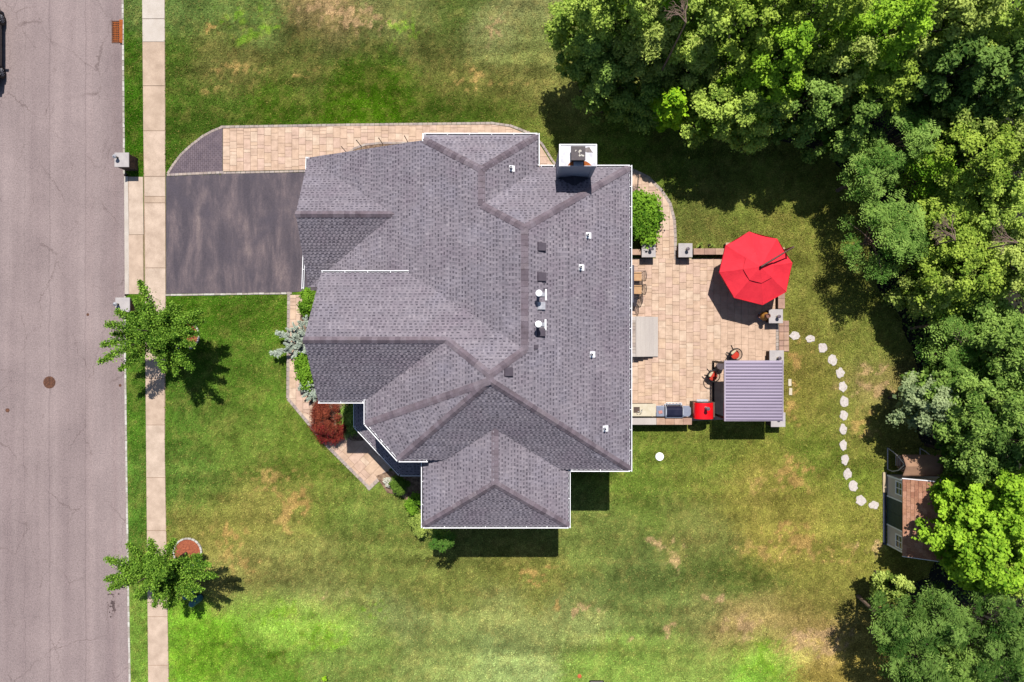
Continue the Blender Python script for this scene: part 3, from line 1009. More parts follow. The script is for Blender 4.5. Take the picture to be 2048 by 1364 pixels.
def shingle_material():
    m = bpy.data.materials.new('laminated_shingle')
    m.use_nodes = True
    nt = m.node_tree
    b = nt.nodes['Principled BSDF']
    b.inputs['Roughness'].default_value = 0.95
    b.inputs['Specular IOR Level'].default_value = 0.15
    a = nt.nodes.new('ShaderNodeAttribute'); a.attribute_name = 'tint'
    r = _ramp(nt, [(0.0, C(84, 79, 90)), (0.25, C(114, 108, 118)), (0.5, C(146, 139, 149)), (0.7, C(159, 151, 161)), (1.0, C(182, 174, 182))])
    nt.links.new(a.outputs['Fac'], r.inputs[0])
    n = _noise(nt, 0.7, 4, 0.6)
    r2 = _ramp(nt, [(0.3, (0.93, 0.89, 0.92, 1)), (0.5, (1, 1, 1, 1)), (0.7, (1.05, 1.07, 1.10, 1))])
    nt.links.new(n.outputs[0], r2.inputs[0])
    col = _mix(nt, 1.0, r.outputs[0], r2.outputs[0], 'MULTIPLY')
    n5 = _noise(nt, 0.22, 3, 0.55, dist=0.6)
    r5 = _ramp(nt, [(0.32, (0.9, 0.9, 0.91, 1)), (0.68, (1.09, 1.07, 1.06, 1))])
    nt.links.new(n5.outputs[0], r5.inputs[0])
    col = _mix(nt, 1.0, col, r5.outputs[0], 'MULTIPLY')
    n3 = _noise(nt, 45, 2, 0.8)
    r3 = _ramp(nt, [(0.3, (0.8, 0.8, 0.8, 1)), (0.7, (1.14, 1.14, 1.14, 1))])
    nt.links.new(n3.outputs[0], r3.inputs[0])
    col = _mix(nt, 1.0, col, r3.outputs[0], 'MULTIPLY')
    nt.links.new(col, b.inputs['Base Color'])
    return m
M['shingle'] = shingle_material()

# shingles: course by course over every plane, each tab a tilted slab
rng = random.Random(21)
for kname, poly in ROOF.items():
    a, b, c = PL[kname]
    nrm = Vector((-a, -b, 1)).normalized()
    up = Vector((a, b, a * a + b * b)).normalized()        # up the slope
    al = up.cross(nrm).normalized()                        # along the courses
    o0 = poly[0]
    P2 = [((p - o0).dot(al), (p - o0).dot(up)) for p in poly]
    umin = min(p[0] for p in P2); umax = max(p[0] for p in P2)
    vmin = min(p[1] for p in P2); vmax = max(p[1] for p in P2)
    if kname == 'Wm': vmin -= 0.02
    sh = MB()
    EXP = 0.152
    def slab(u0, u1, v0, v1, vb, hi, t):
        P = clip_rect(P2, u0, u1, v0, v1)
        if not P:
            return
        vs_b, vs_t = [], []
        for (uu_, vv_) in P:
            base = o0 + al * uu_ + up * vv_
            f = 1 - (vv_ - vb) / (EXP + 0.004)
            vs_t.append(base + nrm * (0.006 + hi * f))
            vs_b.append(base - nrm * 0.004)
        n = len(P)
        if area2(P) < 0:
            vs_b.reverse(); vs_t.reverse()
        sh.add(vs_b + vs_t, [tuple(range(n, 2 * n))] + [(i, (i + 1) % n, n + (i + 1) % n, n + i) for i in range(n)], t)
    v = vmin
    while v < vmax:
        u = umin - rng.random() * 0.4
        strip_end = u
        while u < umax:
            if u >= strip_end:                      # a new strip of shingles starts: its own blend of granules
                strip_end = u + 1.0
                tone = rng.gauss(0.62, 0.05)
            wt = rng.uniform(0.05, 0.13)           # raised tab
            wg = rng.uniform(0.08, 0.14)            # recess beside it, lower half tinted dark: printed band plus painted-in shade
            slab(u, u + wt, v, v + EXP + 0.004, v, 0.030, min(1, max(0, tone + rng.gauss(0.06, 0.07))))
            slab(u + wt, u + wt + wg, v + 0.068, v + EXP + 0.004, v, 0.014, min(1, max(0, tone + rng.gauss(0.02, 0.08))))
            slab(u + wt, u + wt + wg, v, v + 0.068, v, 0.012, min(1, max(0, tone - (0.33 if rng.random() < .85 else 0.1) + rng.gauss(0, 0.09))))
            u += wt + wg
        v += EXP
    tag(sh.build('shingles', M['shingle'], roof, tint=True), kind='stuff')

# ridge and hip caps, one bent shingle at a time
M['ridgecap'] = pmat('ridge_shingle', C(140, 124, 138), None, 3, grain=0.15, gscale=45, rough=0.95, spec=0.1,
                     pieces=[C(146, 133, 143), C(142, 128, 138), C(152, 139, 149), C(134, 122, 132), C(150, 138, 148), C(140, 127, 137), C(156, 144, 153), C(128, 116, 126)])
def nrm_of(pl):
    a, b, c = PL[pl]
    return Vector((-a, -b, 1)).normalized()
def caps(p, q, pl1, pl2, wid=0.155, L=0.24, full=None):
    d = (q - p); ln = d.length; d.normalize()
    outs = []
    for pl in (pl1, pl2):
        nn_ = nrm_of(pl)
        s = d.cross(nn_).normalized()
        mid = (p + q) / 2
        # side vector pointing down this plane, away from the other
        other = nrm_of(pl2 if pl == pl1 else pl1)
        if s.dot(other) > 0: s = -s
        outs.append((s, nn_))
    (s1_, n1_), (s2_, n2_) = outs
    nm = (n1_ + n2_).normalized()
    n = max(1, int(ln / L))
    st = ln / n
    me = None
    for i in range(n):
        if me is None:
            mb = MB()
            lo = -0.03; hi = st + 0.02
            zt0, zt1 = 0.062, 0.040
            vs = []
            for tt, zt in ((lo, zt0), (hi, zt1)):
                c0 = d * tt
                vs += [c0 + s1_ * wid + n1_ * zt * 0.75, c0 + nm * zt, c0 + s2_ * wid + n2_ * zt * 0.75,
                       c0 + s2_ * wid + n2_ * 0.0, c0 - nm * 0.01, c0 + s1_ * wid + n1_ * 0.0]
            fs = [(0, 1, 7, 6), (1, 2, 8, 7), (2, 3, 9, 8), (5, 0, 6, 11), (0, 5, 4, 1), (1, 4, 3, 2), (6, 7, 10, 11), (7, 8, 9, 10)]
            o = mb.add(vs, fs).build('ridge_shingle', M['ridgecap'], roof, local=True)
            me = o.data
            import bmesh
            bmm = bmesh.new(); bmm.from_mesh(me); bmesh.ops.recalc_face_normals(bmm, faces=bmm.faces); bmm.to_mesh(me); bmm.free()
        else:
            o = bpy.data.objects.new('ridge_shingle', me); COL.objects.link(o); o.parent = roof
        o.location = p + d * (i * st)
for p, q, a, b in ((R1, w3, 'Wm', 'NW'), (R1, D1, 'NW', 'E2'), (R2, R1, 'Wm', 'E2'), (T1, R2, 'Wm', 'N2'), (NE, T1, 'N2', 'E'), (T2, T1, 'Wm', 'E'),
                   (T2, Q1, 'N', 'E'), (Q1, Q2, 'W2', 'E'), (SE, Q2, 'S1', 'E'), (HN, Q1, 'N', 'W2'), (G2P, HN, 'N', 'SG'), (s1, Q2, 'W2', 'SW'), (s2, Q2, 'SW', 'S1'),
                   (SSR, SR, 'WS', 'ES'), (SWc, SSR, 'WS', 'SS'), (SEc, SSR, 'SS', 'ES'), (GP, GE, 'GN', 'GS')):
    caps(p, q, a, b)

# walls under the roof
wm = MB()
def wall(poly, z1, z0=0.0):
    wm.prism(poly, z0, z1)
wall([(-9.55, 2.95), (-4.2, 2.95), (-4.2, 8.62), (-9.55, 8.62)], 3.3)
wm.add([(-9.55, 2.95, 3.3), (-9.55, 8.62, 3.3), (-9.55, 5.8, 5.35), (-8.9, 2.95, 3.3), (-8.9, 8.62, 3.3), (-8.9, 5.8, 5.35)], [(0, 2, 1), (3, 4, 5), (0, 3, 5, 2), (1, 2, 5, 4), (0, 1, 4, 3)])
wall([(-3.55, 3.9), (0.84, 3.9), (0.84, 8.95), (-3.55, 8.95)], 6.0)
wall([(-4.31, -5.42), (5.02, -5.42), (5.02, 7.52), (-4.31, 7.52)], 5.86)
wall([(-8.32, -2.42), (-4.0, -2.42), (-4.0, 2.82), (-8.32, 2.82)], 5.8)
wm.add([(-8.32, -2.42, 5.8), (-8.32, 2.82, 5.8), (-8.32, 0.04, 7.95), (-7.9, -2.42, 5.8), (-7.9, 2.82, 5.8), (-7.9, 0.04, 7.95)], [(0, 2, 1), (3, 4, 5), (0, 3, 5, 2), (1, 2, 5, 4), (0, 1, 4, 3)])
wall([(-6.32, -2.3), (-6.32, -3.65), (-5.0, -5.05), (-3.9, -5.05), (-3.9, -2.3)], 5.82)
wall([(-3.76, -8.12), (2.27, -8.12), (2.27, -5.2), (-3.76, -5.2)], 5.68)
wob = wm.build('wall', M['siding'], house)
# porch posts
for x, y in ((-7.6, -4.2), (-5.65, -6.3), (-4.3, -6.45), (-7.6, -2.75)):
    MB().box(x - 0.09, x + 0.09, y - 0.09, y + 0.09, 0, 2.85).build('porch_post', M['white'], house)
# garage doors, windows
M['garage'] = pmat('garage_door', (0.6, 0.6, 0.62, 1), (0.55, 0.55, 0.58, 1), 2, rough=0.5, grain=0.04)
for y in (4.4, 7.1):
    o = MB().box(-9.60, -9.54, y - 1.2, y + 1.2, 0.02, 2.3).build('garage_door', M['garage'], house)
    for zz in (0.58, 1.14, 1.7):
        MB().box(-9.612, -9.6, y - 1.19, y + 1.19, zz, zz + 0.03).build('groove', M['siding'], o)
def window(cx, cy, z, w, h, axis):
    if axis == 'x':
        f = MB().box(cx - 0.04, cx + 0.04, cy - w / 2 - .08, cy + w / 2 + .08, z - .08, z + h + .08).build('window', M['white'], house)
        MB().box(cx - 0.05, cx + 0.05, cy - w / 2, cy + w / 2, z, z + h).build('pane', M['glass'], f)
    else:
        f = MB().box(cx - w / 2 - .08, cx + w / 2 + .08, cy - 0.04, cy + 0.04, z - .08, z + h + .08).build('window', M['white'], house)
        MB().box(cx - w / 2, cx + w / 2, cy - 0.05, cy + 0.05, z, z + h).build('pane', M['glass'], f)
for y in (-4, -1.5, 6.2):
    window(5.02, y, 3.9, 1.0, 1.4, 'x'); 
for y in (-3.6, 2.9):
    window(5.02, y, 1.0, 1.8, 1.5, 'x')
for x in (-2.2, 0.8):
    window(x, -8.12, 3.8, 1.0, 1.4, 'y'); window(x, -8.12, 0.9, 1.0, 1.5, 'y')
for y in (-1.2, 1.5):
    window(-8.32, y, 3.8, 1.0, 1.4, 'x'); window(-8.32, y, 0.9, 1.1, 1.5, 'x')
window(4.0, 7.52, 3.8, 1.0, 1.4, 'y'); window(-2.4, 8.95, 3.8, 1.0, 1.4, 'y')
dd = MB().box(5.0, 5.07, -1.0, 0.9, 0.6, 2.7).build('patio_door', M['white'], house)
MB().box(5.06, 5.08, -0.9, -0.1, 0.7, 2.6).build('pane', M['glass'], dd)
MB().box(5.06, 5.08, 0.0, 0.8, 0.7, 2.6).build('pane', M['glass'], dd)

# gutters: open white channels with straps
M['gutterin'] = pmat('gutter_shade_stain', C(110, 106, 116), C(60, 56, 64), 4, grain=0.2)
def gutter(p, q, out, w=0.105, straps=True, drop=0.10):
    p = Vector(p); q = Vector(q); out = Vector(out).normalized()
    d = (q - p).normalized()
    mb = MB()
    prof = [(-0.015, 0.02), (-0.015, -drop), (w, -drop), (w, 0.03), (w - 0.03, 0.03), (w - 0.03, -drop + 0.03), (0.01, -drop + 0.03), (0.01, 0.02)]
    n = len(prof)
    vs = []
    for e in (p, q):
        vs += [e + out * a + Vector((0, 0, b)) for a, b in prof]
    fs = [(i, (i + 1) % n, n + (i + 1) % n, n + i) for i in range(n)] + [tuple(range(n)), tuple(range(2 * n - 1, n - 1, -1))]
    mb.add(vs, fs)
    g = mb.build('gutter', M['white'], house)
    import bmesh
    bmm = bmesh.new(); bmm.from_mesh(g.data); bmesh.ops.recalc_face_normals(bmm, faces=bmm.faces); bmm.to_mesh(g.data); bmm.free()
    tm = MB()
    m0 = (0.01 + w - 0.03) / 2
    tm.bar(p + out * m0 + Vector((0, 0, -drop + 0.05)), q + out * m0 + Vector((0, 0, -drop + 0.05)), w - 0.045, 0.03)
    tm.build('shade_strip', M['gutterin'], g)  # dark strip along the channel, its inner shade and leaf stain put into colour
    L = (q - p).length
    k = max(1, int(L / 0.9))
    for i in range(k + 1):
        c = p + d * (0.05 + (L - 0.1) * i / k)
        MB().bar(c + Vector((0, 0, 0.03)) + out * 0.0, c + Vector((0, 0, 0.035)) + out * w, 0.022, 0.012).build('strap', M['white'], g)
    return g
X_, Y_ = Vector((1, 0, 0)), Vector((0, 1, 0))
gutter(A1 + Vector((-0.02, 0.05, -.02)), Vector((-10.22, 2.55, 3.36)), -X_, 0.10)
gutter(C1, D1, Y_)
gutter(D1 + Vector((0, .1, 0)), on('E2', 1.13, 7.86), X_)
gutter(on('N2', 1.27, 7.83), on('N2', 1.93, 7.83), Y_)
gutter(on('N2', 3.54, 7.83), on('N2', 5.31, 7.83), Y_)
gutter(on('E', 5.30, 7.93), SE + Vector((0, -0.1, 0)), X_, 0.115)
gutter(SE + Vector((0.02, 0, 0)), on('S1', 2.65, -5.78), -Y_)
gutter(on('ES', 2.55, -5.82), on('ES', 2.55, -8.49), X_)
gutter(on('SS', 2.57, -8.39), on('SS', -4.04, -8.39), -Y_)
gutter(on('WS', -4.02, -8.49), on('WS', -4.02, -5.29), -X_)
gutter(s2, on('S1', -3.75, -5.29), -Y_)
gutter(s1, s2, Vector((-(s2 - s1).y, (s2 - s1).x, 0)) * (-1 if -(s2 - s1).y > 0 else 1))
gutter(on('W2', -6.58, -2.6), s1 + Vector((0, -0.05, 0)), -X_)
gutter(G2S, on('SG', -6.69, -2.71), -Y_)
gutter(G2N, on('N', vL.x + 0.25, 3.08), Y_)
gutter(Vector((-7.78, -2.95, 2.88)), pb + Vector((0, -.04, 0)), -X_)
gutter(pb, pc, -inn)
gutter(pc, Vector((-4.25, -6.62, 2.88)), -Y_)
# short white rake boards at the wing's west corner
MB().bar(C1 + Vector((-0.03, 0.05, -0.02)), on('Wm', -3.98, 8.9) + Vector((0, 0, -0.02)), 0.07, 0.16).build('rake_board', M['white'], house)
MB().bar(A1 + Vector((-0.03, 0.0, -.09)), w2 + Vector((-0.06, 0.0, -.09)), 0.02, 0.10).build('rake_board', M['siding'], house)
for p, q in ((A1, GP), (GP, A2), (G2N, G2P), (G2P, G2S)):
    MB().bar(p + Vector((0.03, 0, -.1)), q + Vector((0.03, 0, -.1)), 0.03, 0.16).build('rake_board', M['white'], house)

# chimney
chx0, chx1, chy0, chy1, cht = 1.965, 3.5, 7.24, 8.13, 8.6
ch = MB().box(chx0 + .02, chx1 - .02, chy0 + .02, chy1 - .02, 0.0, cht - 0.05).build('chimney', pmat('pale_chimney_siding', C(205, 208, 222), C(192, 196, 212), 2, rough=.6, grain=.04), house)
tr = MB()
for x in (chx0, chx1 - 0.14):
    tr.box(x, x + 0.14, chy0 - 0.002, chy0 + 0.03, 6.3, cht - 0.06)
tr.build('corner_board', pmat('pale_corner_board', C(208, 210, 220), C(196, 198, 210), 3, grain=0.04), ch)
MB().box(chx0 - .01, chx1 + .01, chy0 - .01, chy1 + .01, cht - 0.05, cht).build('chimney_cap', M['galv'], ch, bevel=0.01)
lip = MB()
lip.box(chx0 - .012, chx1 + .012, chy1 - .03, chy1 + .012, cht, cht + 0.03)
lip.box(chx0 - .012, chx0 + .03, chy0 - .012, chy1 - .032, cht, cht + 0.03)
lip.box(chx1 - .03, chx1 + .012, chy0 - .012, chy1 - .032, cht, cht + 0.03)
lip.build('cap_lip', M['white'], ch)
M['stain'] = pmat('dirt_stain', C(150, 138, 134), C(170, 160, 160), 8, grain=0.2)
MB().prism([(3.02, 7.98), (3.2, 8.03), (3.3, 7.86), (3.36, 7.80), (3.1, 7.80), (3.02, 7.85)], cht + 0.002, cht + 0.004).build('dirt_stain', M['stain'], ch)
for pts in ([(2.30, 7.26), (2.42, 7.42), (2.55, 7.45), (2.55, 7.26)], [(2.95, 7.26), (2.95, 7.45), (3.06, 7.44), (3.2, 7.36), (3.3, 7.26)]):
    MB().prism(pts, cht + 0.002, cht + 0.005).build('rust_stain', M['rust'], ch)
fl = MB().box(2.47, 2.96, 7.42, 7.93, cht, cht + 0.3).build('flue_box', M['black'], ch)
M['flutop'] = pmat('flue_lid', C(96, 84, 88), C(74, 64, 70), 8, rough=0.6)
MB().box(2.41, 3.0, 7.38, 7.97, cht + 0.3, cht + 0.36).build('lid', M['flutop'], fl, bevel=0.015)
rr = random.Random(4)
M['drop'] = pmat('bird_dropping', C(250, 246, 236), C(236, 226, 206), 20)
dm = MB()
for i in range(13):
    cx = 2.73 + rr.gauss(0, 0.09); cy = 7.69 + rr.gauss(0, 0.08); r_ = rr.uniform(0.012, 0.05)
    dm.prism([(cx + r_ * rr.uniform(.7, 1.2) * math.cos(t), cy + r_ * rr.uniform(.7, 1.2) * math.sin(t)) for t in [j * 2 * math.pi / 8 for j in range(8)]], cht + 0.3602, cht + 0.364 + i * 0.0004)
dm.build('droppings', M['drop'], fl)
# cricket behind the chimney
ck = MB()
zc = on('N2', 0, chy0).z
ck.add([(chx0, chy0 + .01, zc), (chx1, chy0 + .01, zc), (2.73, chy0 + .01, zc + 0.35), (2.73, chy0 - 0.45, zc + 0.36), (chx0, chy0 + .01, zc - .1), (chx1, chy0 + .01, zc - .1)], [(0, 3, 2), (1, 2, 3), (0, 2, 1), (0, 1, 3)])
ck.build('cricket', M['deck'], roof)

# vents and pipes on the east slope
def box_vent(px, py, s, mat, pl='E', hgt=0.16):
    p = roof_at(pl, px, py)
    a, b, c = PL[pl]
    n = nrm_of(pl); up = Vector((a, b, a * a + b * b)).normalized(); al = up.cross(n).normalized()
    vs = []
    for f, z in ((1.0, -0.01), (0.82, hgt)):
        for uu_, vv_ in ((-1, -1), (1, -1), (1, 1), (-1, 1)):
            sl_ = 0.6 if (z > 0 and vv_ > 0) else 1.0
            vs.append(p + al * uu_ * s / 2 * f + up * vv_ * s / 2 * f + n * (z * sl_ if z > 0 else z))
    o = MB().add(vs, [(4, 5, 6, 7), (0, 1, 5, 4), (1, 2, 6, 5), (2, 3, 7, 6), (3, 0, 4, 7)]).build('roof_vent', mat, roof, bevel=0.01)
    import bmesh
    bmm = bmesh.new(); bmm.from_mesh(o.data); bmesh.ops.recalc_face_normals(bmm, faces=bmm.faces); bmm.to_mesh(o.data); bmm.free()
    return o
M['ventdark'] = pmat('vent_plastic', C(100, 90, 102), C(88, 78, 90), 6, rough=0.7, grain=0.06)
for px, py, s in ((1082, 494, 0.4), (1082, 554, 0.42), (1081, 665, 0.38), (1016, 744, 0.4)):
    box_vent(px, py, s, M['ventdark'])
box_vent(1081, 612, 0.37, M['galv'])
box_vent(1071, 694, 0.19, M['ventdark'], hgt=0.1)
def vent_pipe(px, py, pl, hgt=0.33, r_=0.05):
    p = roof_at(pl, px, py)
    a, b, c = PL[pl]
    n = nrm_of(pl); up = Vector((a, b, a * a + b * b)).normalized(); al = up.cross(n).normalized()
    vs = []
    for z in (0.012, 0.05):
        for uu_, vv_ in ((-.13, -.16), (.13, -.16), (.13, .10), (-.13, .10)):
            vs.append(p + al * uu_ + up * vv_ + n * z)
    f = MB().add(vs, [(0, 3, 2, 1), (4, 5, 6, 7), (0, 1, 5, 4), (1, 2, 6, 5), (2, 3, 7, 6), (3, 0, 4, 7)])
    o = MB().lathe(p.x, p.y, [(r_ + .03, p.z - 0.05), (r_ + 0.02, p.z + 0.1), (r_, p.z + 0.12), (r_, p.z + hgt), (r_ - .015, p.z + hgt), (r_ - .015, p.z + hgt - .03)], 14).build('vent_pipe', M['galv'], roof, smooth=True)
    o2 = f.build('pipe_flashing', M['white'], roof)
    MB().lathe(p.x, p.y, [(r_ - .016, p.z + hgt - 0.03), (r_ - .016, p.z + hgt - .008)], 12).build('pipe_mouth', M['hole'], roof)
for px, py, pl in ((1022, 337, 'E2'), (1175, 471, 'E'), (1161, 535, 'E'), (1183, 709, 'E'), (1209, 857, 'E')):
    vent_pipe(px, py, pl)
# two tall white flues with round caps
for px, py in ((1078, 586), (1077, 648)):
    top = 9.05
    p = W(px, py, top)
    zb = on('E', p.x, p.y).z
    o = MB().lathe(p.x, p.y, [(0.11, zb - 0.1), (0.10, zb + 0.12), (0.065, zb + 0.16), (0.065, top - 0.12)], 16).build('flue_pipe', M['white'], roof, smooth=True)
    MB().lathe(p.x, p.y, [(0.09, top - 0.13), (0.13, top - 0.11), (0.135, top - 0.03), (0.06, top), (0.01, top + .005)], 20).build('flue_cap', M['white'], roof, smooth=True)
    pe = on('E', p.x + 0.33, p.y)
    MB().bar(pe + Vector((0, -0.24, 0.06)), pe + Vector((0, 0.22, 0.06)), 0.07, 0.05).build('flue_flashing', M['white'], roof)
    MB().bar(on('E', p.x + .05, p.y) + Vector((0, 0, 0.04)), pe + Vector((0, 0, 0.05)), 0.16, 0.04).build('flue_flashing', M['galv'], roof)

# ------------------------------------------------------------------ stone pillars with lamps
M['lampglass'] = pmat('lamp_glass', C(214, 200, 176), C(190, 176, 150), 6, rough=0.3, grain=0.05)
M['lampcap'] = pmat('lamp_cap', C(120, 104, 116), C(100, 88, 100), 6, rough=0.5, grain=0.08)
def pillar(px, py, h, capw, label, lx=0.06, ly=0.0, group='stone pillars with lamps', z0=0.0, ornate=False):
    c = W(px, py, h)
    t = thing('stone_pillar', label, 'pillar', (c.x, c.y, z0), group)
    col = MB()
    hw = capw / 2 - 0.045
    n = max(3, int((h - 0.07 - z0) / 0.14))
    st = (h - 0.07 - z0) / n
    rr_ = random.Random(int(px * 7 + py))
    for i in range(n):
        za, zb = z0 + i * st + 0.004, z0 + (i + 1) * st - 0.004
        # four rough blocks per course around a core
        a = rr_.uniform(0.35, 0.65)
        for (x0, x1, y0, y1) in ((-hw, -hw + 2 * hw * a, -hw, 0), (-hw + 2 * hw * a + .008, hw, -hw, hw * (a - .5)), (-hw, hw * (a - .3), 0.008, hw), (hw * (a - .3) + .008, hw, hw * (a - .5) + .008, hw)):
            j = lambda: rr_.uniform(-0.008, 0.008)
            col.box(c.x + x0 + (j() if x0 == -hw else 0), c.x + x1 + (j() if x1 == hw else 0), c.y + y0 + (j() if y0 == -hw else 0), c.y + y1 + (j() if y1 == hw else 0), za, zb)
    col.build('column', M['veneer'], t)
    hw2 = capw / 2
    MB().box(c.x - hw2, c.x + hw2, c.y - hw2, c.y + hw2, h - 0.07, h).build('cap', M['capstone'], t, bevel=0.012)
    x, y = c.x + lx, c.y + ly
    if ornate:
        lp = MB().lathe(x, y, [(0.05, h), (0.05, h + 0.03), (0.025, h + 0.05), (0.025, h + 0.10), (0.06, h + 0.12)], 14).build('lamp', M['black'], t, smooth=True)
        MB().lathe(x, y, [(0.06, h + 0.12), (0.10, h + 0.3), (0.095, h + 0.31)], 14).build('lamp_glass', M['lampglass'], lp, smooth=True)
        MB().lathe(x, y, [(0.11, h + 0.31), (0.06, h + 0.38), (0.02, h + 0.40), (0.02, h + 0.44)], 14).build('lamp_cap', M['galv'], lp, smooth=True)
    else:
        lp = MB().lathe(x, y, [(0.07, h), (0.07, h + 0.03), (0.055, h + 0.04), (0.055, h + 0.24), (0.06, h + 0.25)], 16).build('lamp', M['lampglass'], t, smooth=True)
        MB().lathe(x, y, [(0.06, h + 0.25), (0.093, h + 0.255), (0.093, h + 0.30), (0.07, h + 0.315)], 18).build('lamp_cap', M['lampcap'], lp, smooth=True)
    return t
pillar(243.2, 319.5, 1.0, 0.76, 'tall stone pillar with lantern at the driveway, on the drain grate side', -0.2, 0.10, ornate=True)
pillar(245.0, 609.5, 1.0, 0.76, 'tall stone pillar with lantern at the driveway, half under the street tree', -0.22, 0.02, ornate=True)
pillar(1297.5, 500.5, 0.66, 0.745, 'patio pillar with lamp next to the house and the round green shrub', 0.06, 0.04)
pillar(1371, 500.5, 0.66, 0.745, 'patio pillar with lamp between the garden path and the low wall', 0.06, 0.04)
pillar(1552, 632.5, 0.64, 0.745, 'patio pillar with lamp beside the ochre chiminea', 0.06, -0.02)
pillar(1553.5, 715, 0.66, 0.765, 'patio pillar with lamp touching the north side of the metal gazebo', 0.05, -0.03)
pillar(1556.5, 839.5, 0.8, 0.765, 'patio pillar with lamp at the south corner of the metal gazebo', 0.03, 0.12)

# ------------------------------------------------------------------ low seating walls
def low_wall(name, label, pts, w, h, caplen, z0=0.0, mat='pinkstone'):
    P = [Vector(G2(*p)) for p in pts]
    c = P[0]
    t = thing(name, label, 'wall', (c.x, c.y, z0), 'low patio walls')
    body = MB()
    for a, b in zip(P, P[1:]):
        d = (b - a); L = d.length; an = math.atan2(d.y, d.x)
        rows = max(2, int((h - 0.06) / 0.13))
        st = (h - 0.06) / rows
        for r_ in range(rows):
            u = -(r_ % 2) * 0.15
            while u < L:
                u0, u1 = max(0, u), min(L, u + 0.31)
                if u1 - u0 > 0.03:
                    m = a + d * ((u0 + u1) / 2 / L)
                    body.obox(m.x, m.y, z0 + r_ * st + .003, z0 + (r_ + 1) * st - .003, u1 - u0 - .008, w - 0.05 + RNG.uniform(-.01, .01), an)
                u += 0.31
        n = max(1, round(L / caplen))
        for i in range(n):
            m = a + d * ((i + 0.5) / n)
            MB().obox(m.x, m.y, h - 0.06, h + RNG.uniform(-.002, .002), L / n - 0.008, w, an).build('cap_stone', M[mat], t, bevel=0.01)
    body.build('wall_block', M['veneer'], t)
    return t
low_wall('seating_wall', 'low stone seating wall running from the path pillar under the red umbrella', [(1383, 505), (1556, 505)], 0.33, 0.42, 0.55)
low_wall('seating_wall', 'low stone seating wall on the lawn side of the red umbrella', [(1557, 497), (1557, 618)], 0.36, 0.42, 0.55)
low_wall('seating_wall', 'short low wall between the house and the nearest patio pillar', [(1212, 506), (1281, 506)], 0.30, 0.40, 0.55)
t = thing('pedestal', 'small pink capped stone pedestal at the umbrella edge by the low wall', 'pedestal', (*G2(1452, 497), 0))
c = G2(1456, 497)
MB().box(c[0] - .26, c[0] + .26, c[1] - .20, c[1] + .20, 0, 0.52).build('base', M['veneer'], t)
MB().box(c[0] - .3, c[0] + .3, c[1] - .24, c[1] + .24, 0.52, 0.58).build('cap', M['pinkstone'], t, bevel=0.01)

# ------------------------------------------------------------------ back steps
st_ = thing('back_steps', 'pale stone back door steps with a row of bricks at the house wall', 'steps', (*G2(1290, 673), 0))
sx0, sx1 = 6.58, 7.86
sy0, sy1 = G2(0, 713.5)[1] * 0.985, G2(0, 633)[1] * 0.985
n = 5
w_ = (sx1 - sx0) / n
for i in range(n):
    z = 0.13 * (i + 1)
    x1 = sx1 - i * w_
    MB().box(sx0 if i == n - 1 else x1 - w_ - 0.02, x1, sy0 + i * .0, sy1, 0, z).build('step', M['greystone'], st_, bevel=0.008)
MB().box(5.05, sx0 - 0.012, sy0, sy1, 0, 0.66).build('landing', M['greystone'], st_, bevel=0.008)
by0 = sy0 + 0.2
for i in range(10):
    MB().box(sx0 - 0.27, sx0 - 0.03, by0 + i * 0.176, by0 + i * 0.176 + 0.165, 0.6, 0.685).build('brick', M['border'], st_, bevel=0.008)

# ------------------------------------------------------------------ red cantilever umbrella
M['red'] = pmat('red_canopy_fabric', (0.52, 0.016, 0.03, 1), (0.46, 0.012, 0.025, 1), 3, rough=0.8, grain=0.06, bump=0.6, bscale=5)
M['wood'] = pmat('dark_wood_pole', C(110, 76, 66), C(80, 52, 48), 8, rough=0.5)
rim = [(1498, 463), (1554.5, 477.6), (1584.8, 526), (1572.5, 584), (1525.5, 610), (1468.7, 595.7), (1438.8, 544.7), (1451.5, 490.8)]
R = [W(x, y, 1.92) for x, y in rim]
cen = sum(R, Vector((0, 0, 0))) / 8
apx = Vector((cen.x, cen.y, 2.52))
um = thing('patio_umbrella', 'open red octagonal cantilever umbrella over the patio', 'umbrella', (*G2(1545, 508), 0))
def canopy(scale0, scale1, apex_h, rim_h, seg=8, sag=0.09, lim=1.0):
    mb = MB()
    for i in range(8):
        a, b = R[i], R[(i + 1) % 8]
        va = Vector((a.x - cen.x, a.y - cen.y, 0)); vb = Vector((b.x - cen.x, b.y - cen.y, 0))
        grid = []
        for r_ in range(seg + 1):
            f = scale0 + (scale1 * lim - scale0) * r_ / seg
            row = []
            for s in range(seg + 1):
                g = s / seg
                v = va * (1 - g) + vb * g
                z = apex_h + (rim_h - apex_h) * (f ** 1.08)
                z -= sag * math.sin(math.pi * g) * f
                row.append(Vector((cen.x + v.x * f, cen.y + v.y * f, z)))
            grid.append(row)
        vs = [p for row in grid for p in row]
        fs = []
        for r_ in range(seg):
            for s in range(seg):
                k = r_ * (seg + 1) + s
                fs.append((k, k + seg + 1, k + seg + 2, k + 1))
        mb.add(vs, fs)
    return mb
cpy = canopy(0.02, 1.0, 2.5, 1.92).build('canopy', M['red'], um)
sm = cpy.modifiers.new('solid', 'SOLIDIFY'); sm.thickness = 0.01
vt = canopy(0.02, 1.0, 2.535, 2.535 - 0.56, 3, 0.02, 0.42).build('vent_cap', M['red'], um)
sm = vt.modifiers.new('solid', 'SOLIDIFY'); sm.thickness = 0.008
val = MB()
for i in range(8):
    a, b = R[i], R[(i + 1) % 8]
    val.add([a, b, b - Vector((0, 0, .14)), a - Vector((0, 0, .14))], [(0, 1, 2, 3)])
